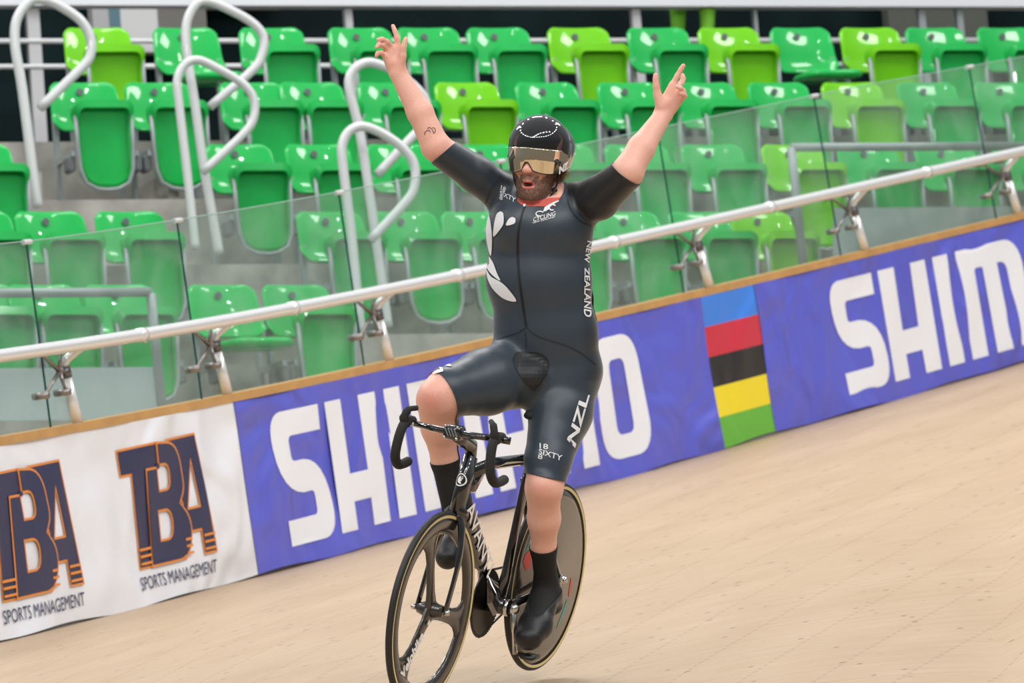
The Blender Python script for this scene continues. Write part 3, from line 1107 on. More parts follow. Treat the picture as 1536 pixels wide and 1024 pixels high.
def wheel(name, cx, front):
    c = np.array([cx, 0, .055])
    Rw = .334
    # tyre: torus
    w_ = bpy.data.objects.new(name, None); COL.objects.link(w_); w_.parent = bike
    ty = MB()
    r0_ = .0115
    ty.lathe([(Rw - r0_ + r0_ * math.cos(a), r0_ * 1.0 * math.sin(a)) for a in np.linspace(0, 2 * math.pi, 13)[:-1]], c, (0, 1, 0), 96, closed=True)
    t_ = bp('tyre', ty, RUBB, w_)
    for sd in (-1, 1):
        g_ = MB()
        g_.lathe([(Rw - .0225, sd * .0109), (Rw - .0125, sd * .0124)], c, (0, 1, 0), 96)
        bp('sidewall_line', g_, GUM, t_)
    ax = (0, 1, 0)
    if front:
        rm = MB()
        Ri = Rw - .021
        rm.lathe([(Ri, .009), (Ri - .012, .0125), (Ri - .035, .0125), (Ri - .056, .004), (Ri - .056, -.004), (Ri - .035, -.0125), (Ri - .012, -.0125), (Ri, -.009)], c, ax, 96, closed=True)
        bp('rim', rm, CARB, w_)
        for ang in (74, -46, 194):
            sp = MB()
            a = R(ang)
            d_ = np.array([math.cos(a), 0, math.sin(a)])
            q = np.array([-math.sin(a), 0, math.cos(a)])
            rs = [.0, .03, .06, .12, .18, .22, .25, .27, .285]
            wd = [.045, .034, .028, .026, .028, .036, .055, .085, .115]
            th = [.016, .013, .010, .009, .009, .010, .010, .009, .006]
            V = []; n = 12
            for r_, w2, t2 in zip(rs, wd, th):
                for k_ in range(n):
                    an = 2 * math.pi * k_ / n
                    off = w2 * math.cos(an)
                    V.append(c + d_ * (r_ - (off ** 2) / .5 * 1.0) + q * off + np.array([0, t2 * math.sin(an), 0]))
            F = []
            for i in range(len(rs) - 1):
                for k_ in range(n):
                    j = (k_ + 1) % n
                    F.append([i * n + k_, i * n + j, (i + 1) * n + j, (i + 1) * n + k_])
            F.append([(len(rs) - 1) * n + k_ for k_ in range(n)])
            sp.add(V, F)
            bp('spoke', sp, CARB, w_)
        hb = MB()
        hb.lathe([(0, -.045), (.018, -.045), (.022, -.03), (.03, -.012), (.03, .012), (.022, .03), (.018, .045), (0, .045)], c, ax, 24)
        bp('hub', hb, CARB, w_)
        for sd in (-1, 1):
            nb_ = MB(); nb_.lathe([(0, .07), (.007, .07), (.010, .064), (.010, .052), (0, .052)], c, (0, sd, 0), 12)
            bp('axle_nut', nb_, ALU, w_)
        # wheel lettering along the lower front spoke
        v, f = textmesh('Velobike', .052, .0022)
        a = R(-46 + 2)
        d_ = np.array([math.cos(a), 0, math.sin(a)]); q = np.array([math.sin(a), 0, -math.cos(a)])
        V = [c + d_ * (.285 - p[0]) + np.array([0, .0145, 0]) - q * (p[1] - .015) for p in v]
        mbx = MB(); mbx.add(V, f); bp('wheel_lettering', mbx, WDEC, w_, False)
        mbx = MB(); mbx.add([c + d_ * (.045 + x) + q * y + np.array([0, .0165, 0]) for (x, y) in ((0, -.008), (.018, -.008), (.018, .008), (0, .008))], [(0, 1, 2, 3)])
        bp('hub_mark', mbx, WDEC, w_, False)
    else:
        dm = MB()
        Ri = Rw - .020
        dm.lathe([(0, .035), (.05, .032), (.15, .021), (Ri - .03, .0125), (Ri, .009), (Ri, -.009), (Ri - .03, -.0125), (.15, -.021), (.05, -.032), (0, -.035)], c, ax, 96)
        bp('disc', dm, mat('disc_carbon', (.045, .038, .030), .2, coat=.6), w_)

        def dy(r_):
            return float(np.interp(r_, [0, .05, .15, Ri - .03, Ri], [.035, .032, .021, .0125, .009])) + .0012
        for (nm, colr, pts) in (
            ('red_slash', (.75, .04, .04), [(.205, 16), (.235, 12), (.272, 18), (.268, 24), (.232, 34)]),
            ('teal_slash', (.02, .40, .33), [(.236, 35), (.270, 26), (.278, 40), (.262, 48), (.232, 52)]),
            ('red_slash', (.65, .05, .03), [(.19, 186), (.215, 192), (.222, 206), (.205, 204)]),
            ('teal_slash', (.03, .32, .28), [(.205, 208), (.225, 214), (.235, 240), (.222, 236)])):
            V = []
            for (r_, a) in pts:
                # pattern laid on the near face of the disc
                aa = R(a)
                V.append(c + np.array([math.cos(aa) * r_, dy(r_), math.sin(aa) * r_]))
            mbx = MB(); mbx.add(V, [list(range(len(V)))])
            bp(nm, mbx, mat(nm + ('_a' if colr[0] > .7 or colr[2] > .3 else '_b'), colr, .4), w_, False)
        hb = MB()
        hb.lathe([(0, -.062), (.016, -.062), (.020, -.03), (.020, .03), (.016, .062), (0, .062)], c, ax, 20)
        bp('hub', hb, ALU, w_)
        for sd in (-1, 1):
            nb_ = MB(); nb_.lathe([(0, .082), (.008, .082), (.012, .074), (.012, .062), (.018, .062), (.018, .058), (0, .058)], c, (0, sd, 0), 12)
            bp('axle_nut', nb_, ALU, w_)
    return w_


def fix_parent_offsets():
    pass


_old_mobj = mobj


def mobj(name, verts, faces, m, parent=None, smooth=False, origin=None, mats=None, fmat=None):
    """as before, but walks the whole parent chain"""
    if origin is None and parent is not None:
        off = np.zeros(3); p = parent
        while p is not None:
            off = off + np.array(p.matrix_basis.translation); p = p.parent
        v = np.asarray(verts, float) - off
        return _old_mobj(name, v, faces, m, parent, smooth, 'local', mats, fmat)
    return _old_mobj(name, verts, faces, m, parent, smooth, origin, mats, fmat)


fwheel = wheel('front_wheel', .572, True)
rwheel = wheel('rear_wheel', -.405, False)

HT = np.array([.395, 0, .545]); HB = np.array([.452, 0, .375]); FH = np.array([.572, 0, .055])
frame = MB()
# head tube
frame.tube([HB, HB * .5 + HT * .5, HT + np.array([-.004, 0, .012])], [.036, .036, .036], 16, flat=(1.0, .66), up=(1, 0, 0))
# down tube: deep blade
frame.tube([(.425, 0, .44), (.36, 0, .36), (.2, 0, .19), (.06, 0, .05), (0, 0, 0)], [.045, .048, .050, .048, .045], 16, flat=(.95, .36), up=(.7, 0, .7))
# top tube
frame.tube([(.38, 0, .50), (.2, 0, .515), (-.12, 0, .500)], [.032, .027, .025], 14, flat=(.8, .55), up=(0, 0, 1))
# gusset behind the head
frame.tube([(.395, 0, .47), (.33, 0, .45), (.25, 0, .50)], [.030, .024, .012], 12, flat=(1, .5), up=(0, 0, 1))
# seat tube hugging the wheel
frame.tube([(-.005, 0, .0), (-.045, 0, .1), (-.075, 0, .24), (-.11, 0, .40), (-.145, 0, .56)], [.040, .035, .030, .028, .026], 16, flat=(.95, .42), up=(1, 0, 0))
for sd in (-1, 1):
    frame.tube([(-.13, sd * .012, .43), (-.22, sd * .032, .32), (-.40, sd * .055, .065)], [.014, .011, .011], 10, flat=(1, .6), up=(1, 0, 1))
    frame.tube([(-.02, sd * .022, .0), (-.12, sd * .042, .012), (-.25, sd * .052, .032), (-.42, sd * .056, .055)], [.020, .017, .014, .013], 10, flat=(1, .55), up=(0, 0, 1))
frame.lathe([(0, -.04), (.026, -.04), (.028, 0), (.026, .04), (0, .04)], (0, 0, 0), (0, 1, 0), 24)
frm = bp('frame', frame, BLK)
fork = MB()
for sd in (-1, 1):
    fork.tube(smooth_path([HB + np.array([.0, sd * .012, -.005]), HB + np.array([.012, sd * .032, -.06]), HB + np.array([.05, sd * .050, -.16]), FH + np.array([-.005, sd * .052, .0])], 5), [.021] * 6 + [.018] * 5 + [.014] * 5, 12, flat=(1.1, .5), up=(1, 0, 0))
fork.tube([HB + np.array([.0, -.03, -.012]), HB + np.array([0, 0, .015]), HB + np.array([.0, .03, -.012])], [.02, .03, .02], 12)
bp('fork', fork, BLK)
stem = MB()
BC = np.array([.552, 0, .655])
stem.tube([HT + np.array([-.005, 0, .01]), HT + np.array([.0, 0, .05]), (HT + BC) / 2 + np.array([.0, 0, .02]), BC], [.026, .028, .025, .028], 14, flat=(.9, .75), up=(1, 0, 0))
stem.rbox(BC, (.055, .062, .05), .016)
st = bp('stem', stem, BLK)
for i in range(4):
    mbx = MB(); mbx.box(BC + np.array([.030, -.016 + i * .011, .004]), (.002, .004, .03), Matrix.Rotation(R(30), 3, 'X'))
    bp('stem_mark', mbx, mat('silver_mark', (.22, .23, .25), .4, metal=.3), st, False)
for yy in (-.022, .022):
    for zz in (-.016, .022):
        mbx = MB(); mbx.ball(BC + np.array([.028, yy, zz]), .005, 6); bp('stem_bolt', mbx, ALU, st)
W2 = .165
hb = MB()
hb.tube([BC + np.array([-.0, -W2, .006]), BC + np.array([0, -.05, 0]), BC + np.array([0, .05, 0]), BC + np.array([0, W2, .006])], [.014, .0155, .0155, .014], 14, flat=(1, .75), up=(1, 0, 0))
bar_o = bp('handlebar', hb, BLK)
for sd in (-1, 1):
    g_ = MB()
    q = [(-.02, 0, .01), (.03, 0, .014), (.058, 0, -.01), (.070, 0, -.06), (.064, 0, -.105), (.030, 0, -.135), (-.015, 0, -.138), (-.05, 0, -.134)]
    q = [BC + np.array([a, sd * (W2 + .012 * (-c_) / .13), c_]) for (a, b_, c_) in q]
    g_.tube(smooth_path(q, 5), .0165, 14)
    g_.ball(q[-1], .0165, 8)
    bp('drop_grip', g_, TAPE, bar_o)
    g_ = MB()
    g_.tube(smooth_path([BC + np.array([.028, sd * W2, .0]), BC + np.array([.05, sd * W2, .028]), BC + np.array([.045, sd * (W2 - .01), .055]), BC + np.array([.02, sd * (W2 - .03), .062])], 4), [.017] * 5 + [.013] * 4 + [.009] * 4, 10)
    bp('hood', g_, TAPE, bar_o)
    mbx = MB(); mbx.box(BC + np.array([.012, sd * (W2 - .018), .006]), (.008, .006, .009)); bp('grip_end_band', mbx, WDEC, bar_o, False)
# left stub beyond the grip
g_ = MB(); g_.tube([BC + np.array([0, W2, .006]), BC + np.array([-.012, W2 + .035, .004])], .013, 12); bp('bar_stub', g_, BLK, bar_o)
sp = MB()
sp.tube([(-.145, 0, .54), (-.175, 0, .645)], .018, 12, flat=(1.2, .5), up=(1, 0, 0)); bp('seatpost', sp, BLK)
sd_ = MB()
V = []; n = 14
prof = [(.06, .018, .665, .012), (.03, .024, .672, .016), (-.03, .030, .675, .02), (-.09, .045, .673, .022), (-.15, .065, .676, .024), (-.20, .07, .682, .024), (-.225, .05, .682, .018)]
for (x, hw, z, th) in prof:
    for k_ in range(n):
        a = 2 * math.pi * k_ / n
        V.append((x - .13, hw * math.cos(a), z - .01 + th * math.sin(a)))
F = []
for i in range(len(prof) - 1):
    for k_ in range(n):
        j = (k_ + 1) % n
        F.append([i * n + k_, i * n + j, (i + 1) * n + j, (i + 1) * n + k_])
F += [[k_ for k_ in range(n)][::-1], [(len(prof) - 1) * n + k_ for k_ in range(n)]]
sd_.add(V, F)
bp('saddle', sd_, TAPE)
# drivetrain
chs = np.array([0, -.045, 0])
cr_ = MB()
cr_.lathe([(0, -.003), (.112, -.0025), (.112, .0025), (0, .003)], chs, (0, 1, 0), 62)
for i in range(62):
    a = 2 * math.pi * i / 62
    cr_.box(chs + np.array([.114 * math.cos(a), 0, .114 * math.sin(a)]), (.010, .004, .0055), Matrix.Rotation(-a, 3, 'Y'))
bp('chainring', cr_, mat('dark_chainring', (.02, .018, .016), .3, metal=.5), None, False)
chain = MB()
rc = np.array([-.405, -.045, .055])
n = 120
pth = []
for i in range(40):
    a = R(-80 + 160 * i / 39); pth.append(chs + np.array([.118 * math.cos(a), 0, .118 * math.sin(a)]))
for i in range(20): pth.append(chs + np.array([.02, 0, .116]) * (1 - i / 19) + (rc + np.array([0, 0, .032])) * (i / 19))
for i in range(12):
    a = R(90 + 180 * i / 11); pth.append(rc + np.array([.032 * math.cos(a), 0, .032 * math.sin(a)]))
for i in range(20): pth.append((rc + np.array([0, 0, -.032])) * (1 - i / 19) + (chs + np.array([.02, 0, -.116])) * (i / 19))
chain.tube(pth, .0045, 6, up=(0, 1, 0), flat=(.9, 1))
bp('chain', chain, mat('dark_chain', (.05, .048, .045), .35, metal=.8))
cg = MB(); cg.lathe([(0, -.003), (.034, -.003), (.034, .003), (0, .003)], rc, (0, 1, 0), 30); bp('rear_sprocket', cg, ALU)
ca = R(14)
cd = np.array([math.sin(ca), 0, math.cos(ca)])
for sd, sg in ((1, -1), (-1, 1)):
    c_ = MB()
    a = np.array([0, sd * .062, 0]); b_ = np.array([0, sd * .070, 0]) + cd * sg * .165
    c_.tube([a, (a + b_) / 2, b_], [.017, .013, .013], 12, flat=(.55, 1.0), up=(0, 1, 0))
    c_.lathe([(0, .078), (.012, .078), (.018, .070), (.020, .052), (0, .04)], (0, 0, 0), (0, sd, 0), 20)
    bp('crank', c_, ALU)
    p_ = MB()
    pc = b_ + np.array([0, sd * .012, 0])
    p_.tube([pc, pc + np.array([0, sd * .055, 0])], .009, 10)
    p_.box(pc + np.array([0, sd * .045, 0]), (.07, .045, .012))
    bp('pedal', p_, mat('dark_pedal', (.03, .03, .03), .4, metal=.4))
sl = MB(); sl.lathe([(.0285, .030), (.0305, .034), (.0305, .042), (.0285, .046)], (0, 0, 0), (0, 1, 0), 24); bp('bracket_cup', sl, ALU)
# frame lettering down the left face of the down tube
v, f = textmesh('AVANTI', .072, .0008)
dt = np.array([-.7071, 0, -.7071]); st0 = np.array([.385, 0, .385])
d1 = (np.array([.06, 0, .05]) - np.array([.36, 0, .36])); d1 /= np.linalg.norm(d1)
up_ = np.array([d1[2], 0, -d1[0]]); up_ *= -1 if up_[0] > 0 else 1
V = []
ln = max(p[0] for p in v)
fb = BVHTree.FromPolygons([tuple(q) for q in frame.v], [tuple(q) for q in frame.f])
for p in v:
    q = np.array([.395, 0, .40]) + d1 * (p[0] / ln * .36) + up_ * (p[1] - .026) * 1.25
    V.append(np.array([q[0], .0205, q[2]]))
mbx = MB(); mbx.add(V, f); bp('frame_lettering', mbx, WDEC, frm, False)
# round badge on the head tube and fine silver line
ax_ = (HT - HB) / np.linalg.norm(HT - HB)
nr_ = np.array([ax_[2], 0, -ax_[0]])
bc_ = HB * .42 + HT * .58


def badge(loops, off, nm, m_):
    for tr_ in loops:
        v, f = fill(tr_, .008)
        V = []
        for p in v:
            yy = p[0]
            V.append(bc_ + ax_ * p[1] + np.array([0, yy, 0]) + nr_ * (.0368 * math.sqrt(max(.05, 1 - (yy / .024) ** 2)) + off) + 0)
        mbx = MB(); mbx.add(V, f); bp(nm, mbx, m_, frm, False)


cir = lambda r_, n=28, cx=0, cy=0: [(cx + r_ * math.cos(2 * math.pi * i / n), cy + r_ * 1.15 * math.sin(2 * math.pi * i / n)) for i in range(n)]
badge([[cir(.0195), cir(.0160)]], .001, 'badge_ring', WDEC)
badge([[[(.003 + .0125 * math.cos(a), .0125 * 1.1 * math.sin(a)) for a in np.linspace(R(95), R(290), 14)] + [(.002, -.006), (.006, -.001), (.0, .002), (.006, .006), (-.001, .008)]]], .0015, 'badge_figure', WDEC)
# ------------------------------------------------------------------ body fields (camera-aligned metres)
def J(px, py, z=0.):
    return camp(px, py, 19.49 - z)


class Field:
    def __init__(s, lo, hi, h):
        s.lo = np.array(lo, float); s.h = h
        s.n = np.ceil((np.array(hi) - s.lo) / h).astype(int) + 1
        s.f = np.full(s.n, 1.0, dtype=np.float32)
        s.pr = []

    def _box(s, pts, pad):
        a = np.floor((np.min(pts, 0) - pad - s.lo) / s.h).astype(int); b = np.ceil((np.max(pts, 0) + pad - s.lo) / s.h).astype(int) + 1
        a = np.clip(a, 0, s.n); b = np.clip(b, 0, s.n)
        return a, b

    def _grid(s, a, b):
        return np.meshgrid(*[(s.lo[i] + s.h * np.arange(a[i], b[i])).astype(np.float32) for i in range(3)], indexing='ij')

    @staticmethod
    def dist(P, pr):
        a, ra, b, rb, side, fl = pr[:6]
        X = [P[i] - a[i] for i in range(3)]
        ba = np.array(b) - np.array(a)
        if side is not None:
            sd = np.array(side)
            dt = X[0] * sd[0] + X[1] * sd[1] + X[2] * sd[2]
            k_ = (1 / fl - 1)
            X = [X[i] + k_ * dt * sd[i] for i in range(3)]
            ba = ba + k_ * (ba @ sd) * sd
        bb = ba @ ba
        if bb < 1e-10:
            return np.sqrt(X[0] ** 2 + X[1] ** 2 + X[2] ** 2) - ra
        hh = np.clip((X[0] * ba[0] + X[1] * ba[1] + X[2] * ba[2]) / bb, 0, 1)
        return np.sqrt((X[0] - hh * ba[0]) ** 2 + (X[1] - hh * ba[1]) ** 2 + (X[2] - hh * ba[2]) ** 2) - (ra + (rb - ra) * hh)

    def add(s, a, ra, b=None, rb=None, k=.02, side=None, fl=1., tagn='torso', sub=False):
        if b is None: b = a; rb = ra
        a = np.array(a, float); b = np.array(b, float)
        if side is not None: side = np.array(side, float) / np.linalg.norm(side)
        pr = (a, ra, b, rb, side, fl, tagn)
        R_ = max(ra, rb) * max(1, fl) + k + 4 * s.h
        A, B = s._box([a, b], R_)
        if (B <= A).any(): return
        P = s._grid(A, B)
        d = s.dist(P, pr)
        sl_ = tuple(slice(A[i], B[i]) for i in range(3))
        f = s.f[sl_]
        if sub:
            hh = np.clip(.5 - .5 * (f + d) / k, 0, 1)
            s.f[sl_] = f * (1 - hh) + (-d) * hh + k * hh * (1 - hh)
        else:
            hh = np.clip(.5 + .5 * (d - f) / k, 0, 1)
            s.f[sl_] = d * (1 - hh) + f * hh - k * hh * (1 - hh)
            s.pr.append(pr)

    def mesh(s):
        f = s.f
        ins = f < 0
        nx, ny, nz = f.shape
        c = np.zeros((nx - 1, ny - 1, nz - 1), np.uint8)
        for dx in (0, 1):
            for dy in (0, 1):
                for dz in (0, 1):
                    c += ins[dx:nx - 1 + dx, dy:ny - 1 + dy, dz:nz - 1 + dz]
        act = np.argwhere((c > 0) & (c < 8))
        ids = (act[:, 0] * ny + act[:, 1]) * nz + act[:, 2]
        order = np.argsort(ids); act = act[order]; ids = ids[order]
        cs = {}
        for dx in (0, 1):
            for dy in (0, 1):
                for dz in (0, 1):
                    cs[(dx, dy, dz)] = f[act[:, 0] + dx, act[:, 1] + dy, act[:, 2] + dz].astype(np.float64)
        acc = np.zeros((len(act), 3)); cnt = np.zeros(len(act))
        for ax in range(3):
            o1, o2 = [i for i in range(3) if i != ax]
            for p in (0, 1):
                for q in (0, 1):
                    k0 = [0, 0, 0]; k0[o1] = p; k0[o2] = q; k1 = list(k0); k1[ax] = 1
                    a, b = cs[tuple(k0)], cs[tuple(k1)]
                    m_ = (a < 0) != (b < 0)
                    t_ = np.where(m_, a / np.where(m_, a - b, 1), 0)
                    pt = np.zeros((len(act), 3)); pt[:, o1] = p; pt[:, o2] = q; pt[:, ax] = t_
                    acc += pt * m_[:, None]; cnt += m_
        V = s.lo + s.h * (act + acc / cnt[:, None])
        Q = []
        for ax in range(3):
            o1, o2 = [(1, 2), (2, 0), (0, 1)][ax]
            a = ins
            sl0 = [slice(None)] * 3; sl1 = [slice(None)] * 3
            sl0[ax] = slice(0, -1); sl1[ax] = slice(1, None)
            ch = np.argwhere(a[tuple(sl0)] != a[tuple(sl1)])
            st_ = a[tuple(sl0)][ch[:, 0], ch[:, 1], ch[:, 2]]
            cc = []
            for (p, q) in ((0, 0), (-1, 0), (-1, -1), (0, -1)):
                k_ = ch.copy(); k_[:, o1] += p; k_[:, o2] += q
                cc.append(np.searchsorted(ids, (k_[:, 0] * ny + k_[:, 1]) * nz + k_[:, 2]))
            q = np.stack(cc, 1)
            q[~st_] = q[~st_][:, ::-1]
            Q.append(q)
        Q = np.concatenate(Q)
        return V, Q

    def label(s, V):
        """nearest primitive's tag for every vertex"""
        best = np.full(len(V), 9e9); lab = np.zeros(len(V), int)
        P = [V[:, i] for i in range(3)]
        tags = []
        for pr in s.pr:
            if pr[6] not in tags: tags.append(pr[6])
            d = s.dist(P, pr)
            m_ = d < best
            best[m_] = d[m_]; lab[m_] = tags.index(pr[6])
        return np.array(tags)[lab]


def relax(V, Q, it=3, w_=.5):
    e = np.concatenate([Q[:, [0, 1]], Q[:, [1, 2]], Q[:, [2, 3]], Q[:, [3, 0]]])
    for k_ in range(it):
        acc = np.zeros_like(V); cnt = np.zeros(len(V))
        for a, b in ((0, 1), (1, 0)):
            for i in range(3): acc[:, i] += np.bincount(e[:, a], V[e[:, b], i], len(V))
            cnt += np.bincount(e[:, a], minlength=len(V))
        V = V * (1 - w_) + w_ * acc / np.maximum(cnt, 1)[:, None]
    return V


def normals(V, Q):
    n = np.cross(V[Q[:, 2]] - V[Q[:, 0]], V[Q[:, 3]] - V[Q[:, 1]])
    out_ = np.zeros_like(V)
    for k_ in range(4):
        for i in range(3): out_[:, i] += np.bincount(Q[:, k_], n[:, i], len(V))
    return out_ / (np.linalg.norm(out_, axis=1)[:, None] + 1e-12)


def clip(V, Q, g):
    """keep the part where g < 0, cutting faces cleanly; returns verts, faces, source interpolation"""
    T = np.concatenate([Q[:, [0, 1, 2]], Q[:, [0, 2, 3]]]) if Q.shape[1] == 4 else Q
    s_ = g[T] < 0
    k_ = s_.sum(1)
    keepT = T[k_ == 3]
    newV = []; newF = []
    cache = {}
    base = len(V)
    ex = []

    def cut(a, b):
        key = (min(a, b), max(a, b))
        if key not in cache:
            t_ = g[a] / (g[a] - g[b])
            cache[key] = base + len(ex)
            ex.append((a, b, t_))
        return cache[key]
    for t_, s2 in zip(T[(k_ == 1) | (k_ == 2)], s_[(k_ == 1) | (k_ == 2)]):
        if s2.sum() == 1:
            i = int(np.argmax(s2)); a, b, c_ = t_[i], t_[(i + 1) % 3], t_[(i + 2) % 3]
            newF.append((a, cut(a, b), cut(a, c_)))
        else:
            i = int(np.argmin(s2)); a, b, c_ = t_[i], t_[(i + 1) % 3], t_[(i + 2) % 3]
            x, y = cut(a, b), cut(a, c_)
            newF.append((x, b, c_)); newF.append((x, c_, y))
    if ex:
        ea = np.array([e_[0] for e_ in ex]); eb = np.array([e_[1] for e_ in ex]); et = np.array([e_[2] for e_ in ex])[:, None]
        VV = np.concatenate([V, V[ea] * (1 - et) + V[eb] * et])
    else:
        VV = V
    TT = np.concatenate([keepT, np.array(newF, int).reshape(-1, 3)])
    used = np.unique(TT)
    mp_ = np.full(len(VV), -1); mp_[used] = np.arange(len(used))
    return VV[used], mp_[TT]


def npmesh(name, Vc, F, mats_, parent, colors=None, fmat=None, smooth=True):
    W_ = c2w(Vc)
    off = np.zeros(3); p = parent
    while p is not None:
        off = off + np.array(p.matrix_basis.translation); p = p.parent
    W_ = W_ - off
    me = bpy.data.meshes.new(name)
    F = np.asarray(F)
    n, k_ = F.shape
    me.vertices.add(len(W_)); me.vertices.foreach_set('co', W_.astype(np.float32).ravel())
    me.loops.add(n * k_); me.loops.foreach_set('vertex_index', F.astype(np.int32).ravel())
    me.polygons.add(n)
    me.polygons.foreach_set('loop_start', (np.arange(n) * k_).astype(np.int32))
    me.polygons.foreach_set('loop_total', np.full(n, k_, dtype=np.int32))
    if fmat is not None: me.polygons.foreach_set('material_index', fmat.astype(np.int32))
    me.update(calc_edges=True)
    if smooth: me.polygons.foreach_set('use_smooth', np.ones(n, bool))
    for mm in mats_: me.materials.append(mm)
    if colors is not None:
        at = me.color_attributes.new('tint', 'FLOAT_COLOR', 'POINT')
        at.data.foreach_set('color', np.concatenate([colors, np.ones((len(colors), 1))], 1).astype(np.float32).ravel())
    me.validate()
    o = bpy.data.objects.new(name, me)
    link(o, parent)
    return o


Sd = np.array([.927, 0, .375])      # rider's left
Fd = np.array([-.375, 0, .927])     # rider's front
Upv = np.array([0, 1, 0.])
body = Field((-.56, -1.12, -20.0), (.66, 1.13, -19.02), .0042)
A = body.add
T_ = Sd
# torso
A(J(809, 345, -.06), .125, J(808, 420, -.06), .126, .03, T_, 1.40)
A(J(808, 420, -.06), .126, J(819, 500, -.08), .122, .03, T_, 1.38)
A(J(819, 500, -.085), .124, J(823, 552, -.10), .128, .04, T_, 1.36)
A(J(806, 318, -.06), .105, J(808, 345, -.06), .12, .04, T_, 1.45)
A(J(775, 335, -.0), .065, k=.06); A(J(838, 338, .02), .068, k=.06)       # chest
A(J(812, 304, -.09), .064, J(765, 297, -.12), .064, .03)               # trapezius to the shoulders
A(J(815, 304, -.09), .064, J(863, 309, -.05), .070, .03)
A(J(800, 540, -.20), .10, k=.05); A(J(850, 545, -.17), .10, k=.05)       # seat
A(J(797, 565, .03), .048, J(800, 590, -.02), .05, .04)                 # crotch pad
# neck
A(J(813, 300, -.08), .064, J(811, 262, -.045), .060, .02, tagn='head')
# raised right arm (photo left)
A(J(757, 292, -.12), .064, J(714, 261, -.08), .058, .03, tagn='armr')
A(J(714, 261, -.08), .058, J(655, 222, .0), .050, .02, tagn='armr')
A(J(652, 216, .0), .049, J(630, 168, .0), .043, .015, tagn='forer')
A(J(630, 168, .0), .043, J(597, 110, .0), .0285, .015, tagn='forer', side=(1, .3, 0), fl=1.05)
# raised left arm (photo right), upper arm coming towards the camera
A(J(866, 309, -.05), .072, J(898, 297, .03), .068, .03, tagn='arml')
A(J(898, 297, .03), .068, J(942, 259, .17), .053, .02, tagn='arml')
A(J(943, 254, .17), .053, J(962, 222, .14), .046, .015, tagn='forel')
A(J(962, 222, .14), .046, J(995, 172, .07), .030, .015, tagn='forel')


def finger(pts, z0, rs, tg, k=.004):
    P = [J(x, y, z) for (x, y, z) in pts]
    for i in range(len(P) - 1):
        A(P[i], rs[i], P[i + 1], rs[i + 1], k if i else .006, tagn=tg)


# right hand: index up, the rest curling
A(J(597, 108, .0), .026, J(594, 96, .0), .028, .012, side=(1, .1, 0), fl=1.15, tagn='handr')
A(J(596, 96, 0), .017, J(597, 72, .005), .0135, .010, tagn='handr')
A(J(592, 96, 0), .017, J(589, 74, .005), .0135, .010, tagn='handr')
A(J(588, 97, 0), .017, J(583, 79, .008), .0125, .010, tagn='handr')
A(J(586, 99, 0), .016, J(579, 86, .012), .012, .010, tagn='handr')
A(J(600, 100, .012), .017, J(604, 84, .022), .0135, .010, tagn='handr')
finger([(597, 70, .005), (595.5, 57, .012), (592.5, 47, .012), (589.5, 39, .01)], 0, [.0105, .0095, .0085, .0078], 'handr')
finger([(588, 71, .005), (580.5, 62.5, .03), (573, 58.5, .045), (567.5, 59.5, .05)], 0, [.0105, .0096, .0085, .0078], 'handr')
finger([(582, 76, .008), (574.5, 68, .035), (568.5, 67, .05), (565, 71, .055)], 0, [.0100, .0090, .0082, .0076], 'handr')
finger([(578, 85, .012), (572, 79, .032), (566.5, 79.5, .042), (564.5, 84, .045)], 0, [.0095, .0084, .0076, .0070], 'handr')
finger([(604, 84, .022), (605.5, 70, .028), (607.5, 63, .028), (608.7, 58, .028)], 0, [.012, .0105, .009, .0080], 'handr')
# left hand
A(J(995, 170, .07), .029, J(999, 158, .07), .031, .012, side=(1, -.3, 0), fl=1.12, tagn='handl')
A(J(996, 156, .07), .019, J(1009, 128, .075), .0145, .010, tagn='handl')
A(J(1001, 158, .07), .019, J(1014, 133, .072), .0145, .010, tagn='handl')
A(J(1006, 160, .07), .018, J(1018, 140, .075), .0135, .010, tagn='handl')
A(J(1008, 163, .07), .018, J(1021, 148, .078), .013, .010, tagn='handl')
A(J(992, 158, .085), .020, J(986, 142, .09), .0145, .010, tagn='handl')
finger([(1010, 126, .075), (1016, 114, .08), (1021, 105, .083), (1025, 98.5, .085)], 0, [.0115, .010, .0090, .0082], 'handl')
finger([(1015, 131, .072), (1022.5, 124, .05), (1025, 118, .04), (1024, 113, .035)], 0, [.0112, .0100, .0090, .0082], 'handl')
finger([(1019, 139, .075), (1025, 136, .105), (1020.5, 132, .125), (1016, 130, .125)], 0, [.0105, .0095, .0086, .0078], 'handl')
finger([(1022, 147, .078), (1027.5, 144, .10), (1024.5, 141, .115), (1020.5, 140, .12)], 0, [.010, .0088, .0078, .0072], 'handl')
finger([(986, 142, .09), (984, 128, .098), (983.4, 119, .10), (983.3, 112.5, .10)], 0, [.0135, .0118, .0103, .0088], 'handl')
# right leg, knee raised
A(J(785, 556, -.13), .118, J(728, 573, .03), .108, .04, tagn='thighr')
A(J(728, 573, .03), .108, J(672, 588, .155), .080, .02, tagn='thighr')
A(J(672, 588, .155), .080, J(658, 596, .17), .071, .02, tagn='thighr')
A(J(655, 603, .165), .068, J(659, 640, .10), .061, .02, tagn='shinr')
A(J(651, 592, .205), .040, k=.03, tagn='shinr')                          # knee cap
A(J(659, 640, .10), .061, J(667, 690, .04), .044, .02, tagn='shinr')
A(J(667, 690, .04), .044, J(682, 770, -.01), .036, .02, tagn='shinr')
A(J(682, 770, -.01), .036, J(684, 790, -.01), .037, .02, tagn='footr')
A(J(684, 790, -.01), .037, J(692, 800, -.05), .033, .02, tagn='footr')
A(J(684, 795, .0), .036, J(675, 825, .075), .041, .02, tagn='footr')
A(J(675, 825, .075), .041, J(671, 836, .105), .034, .02, tagn='footr')
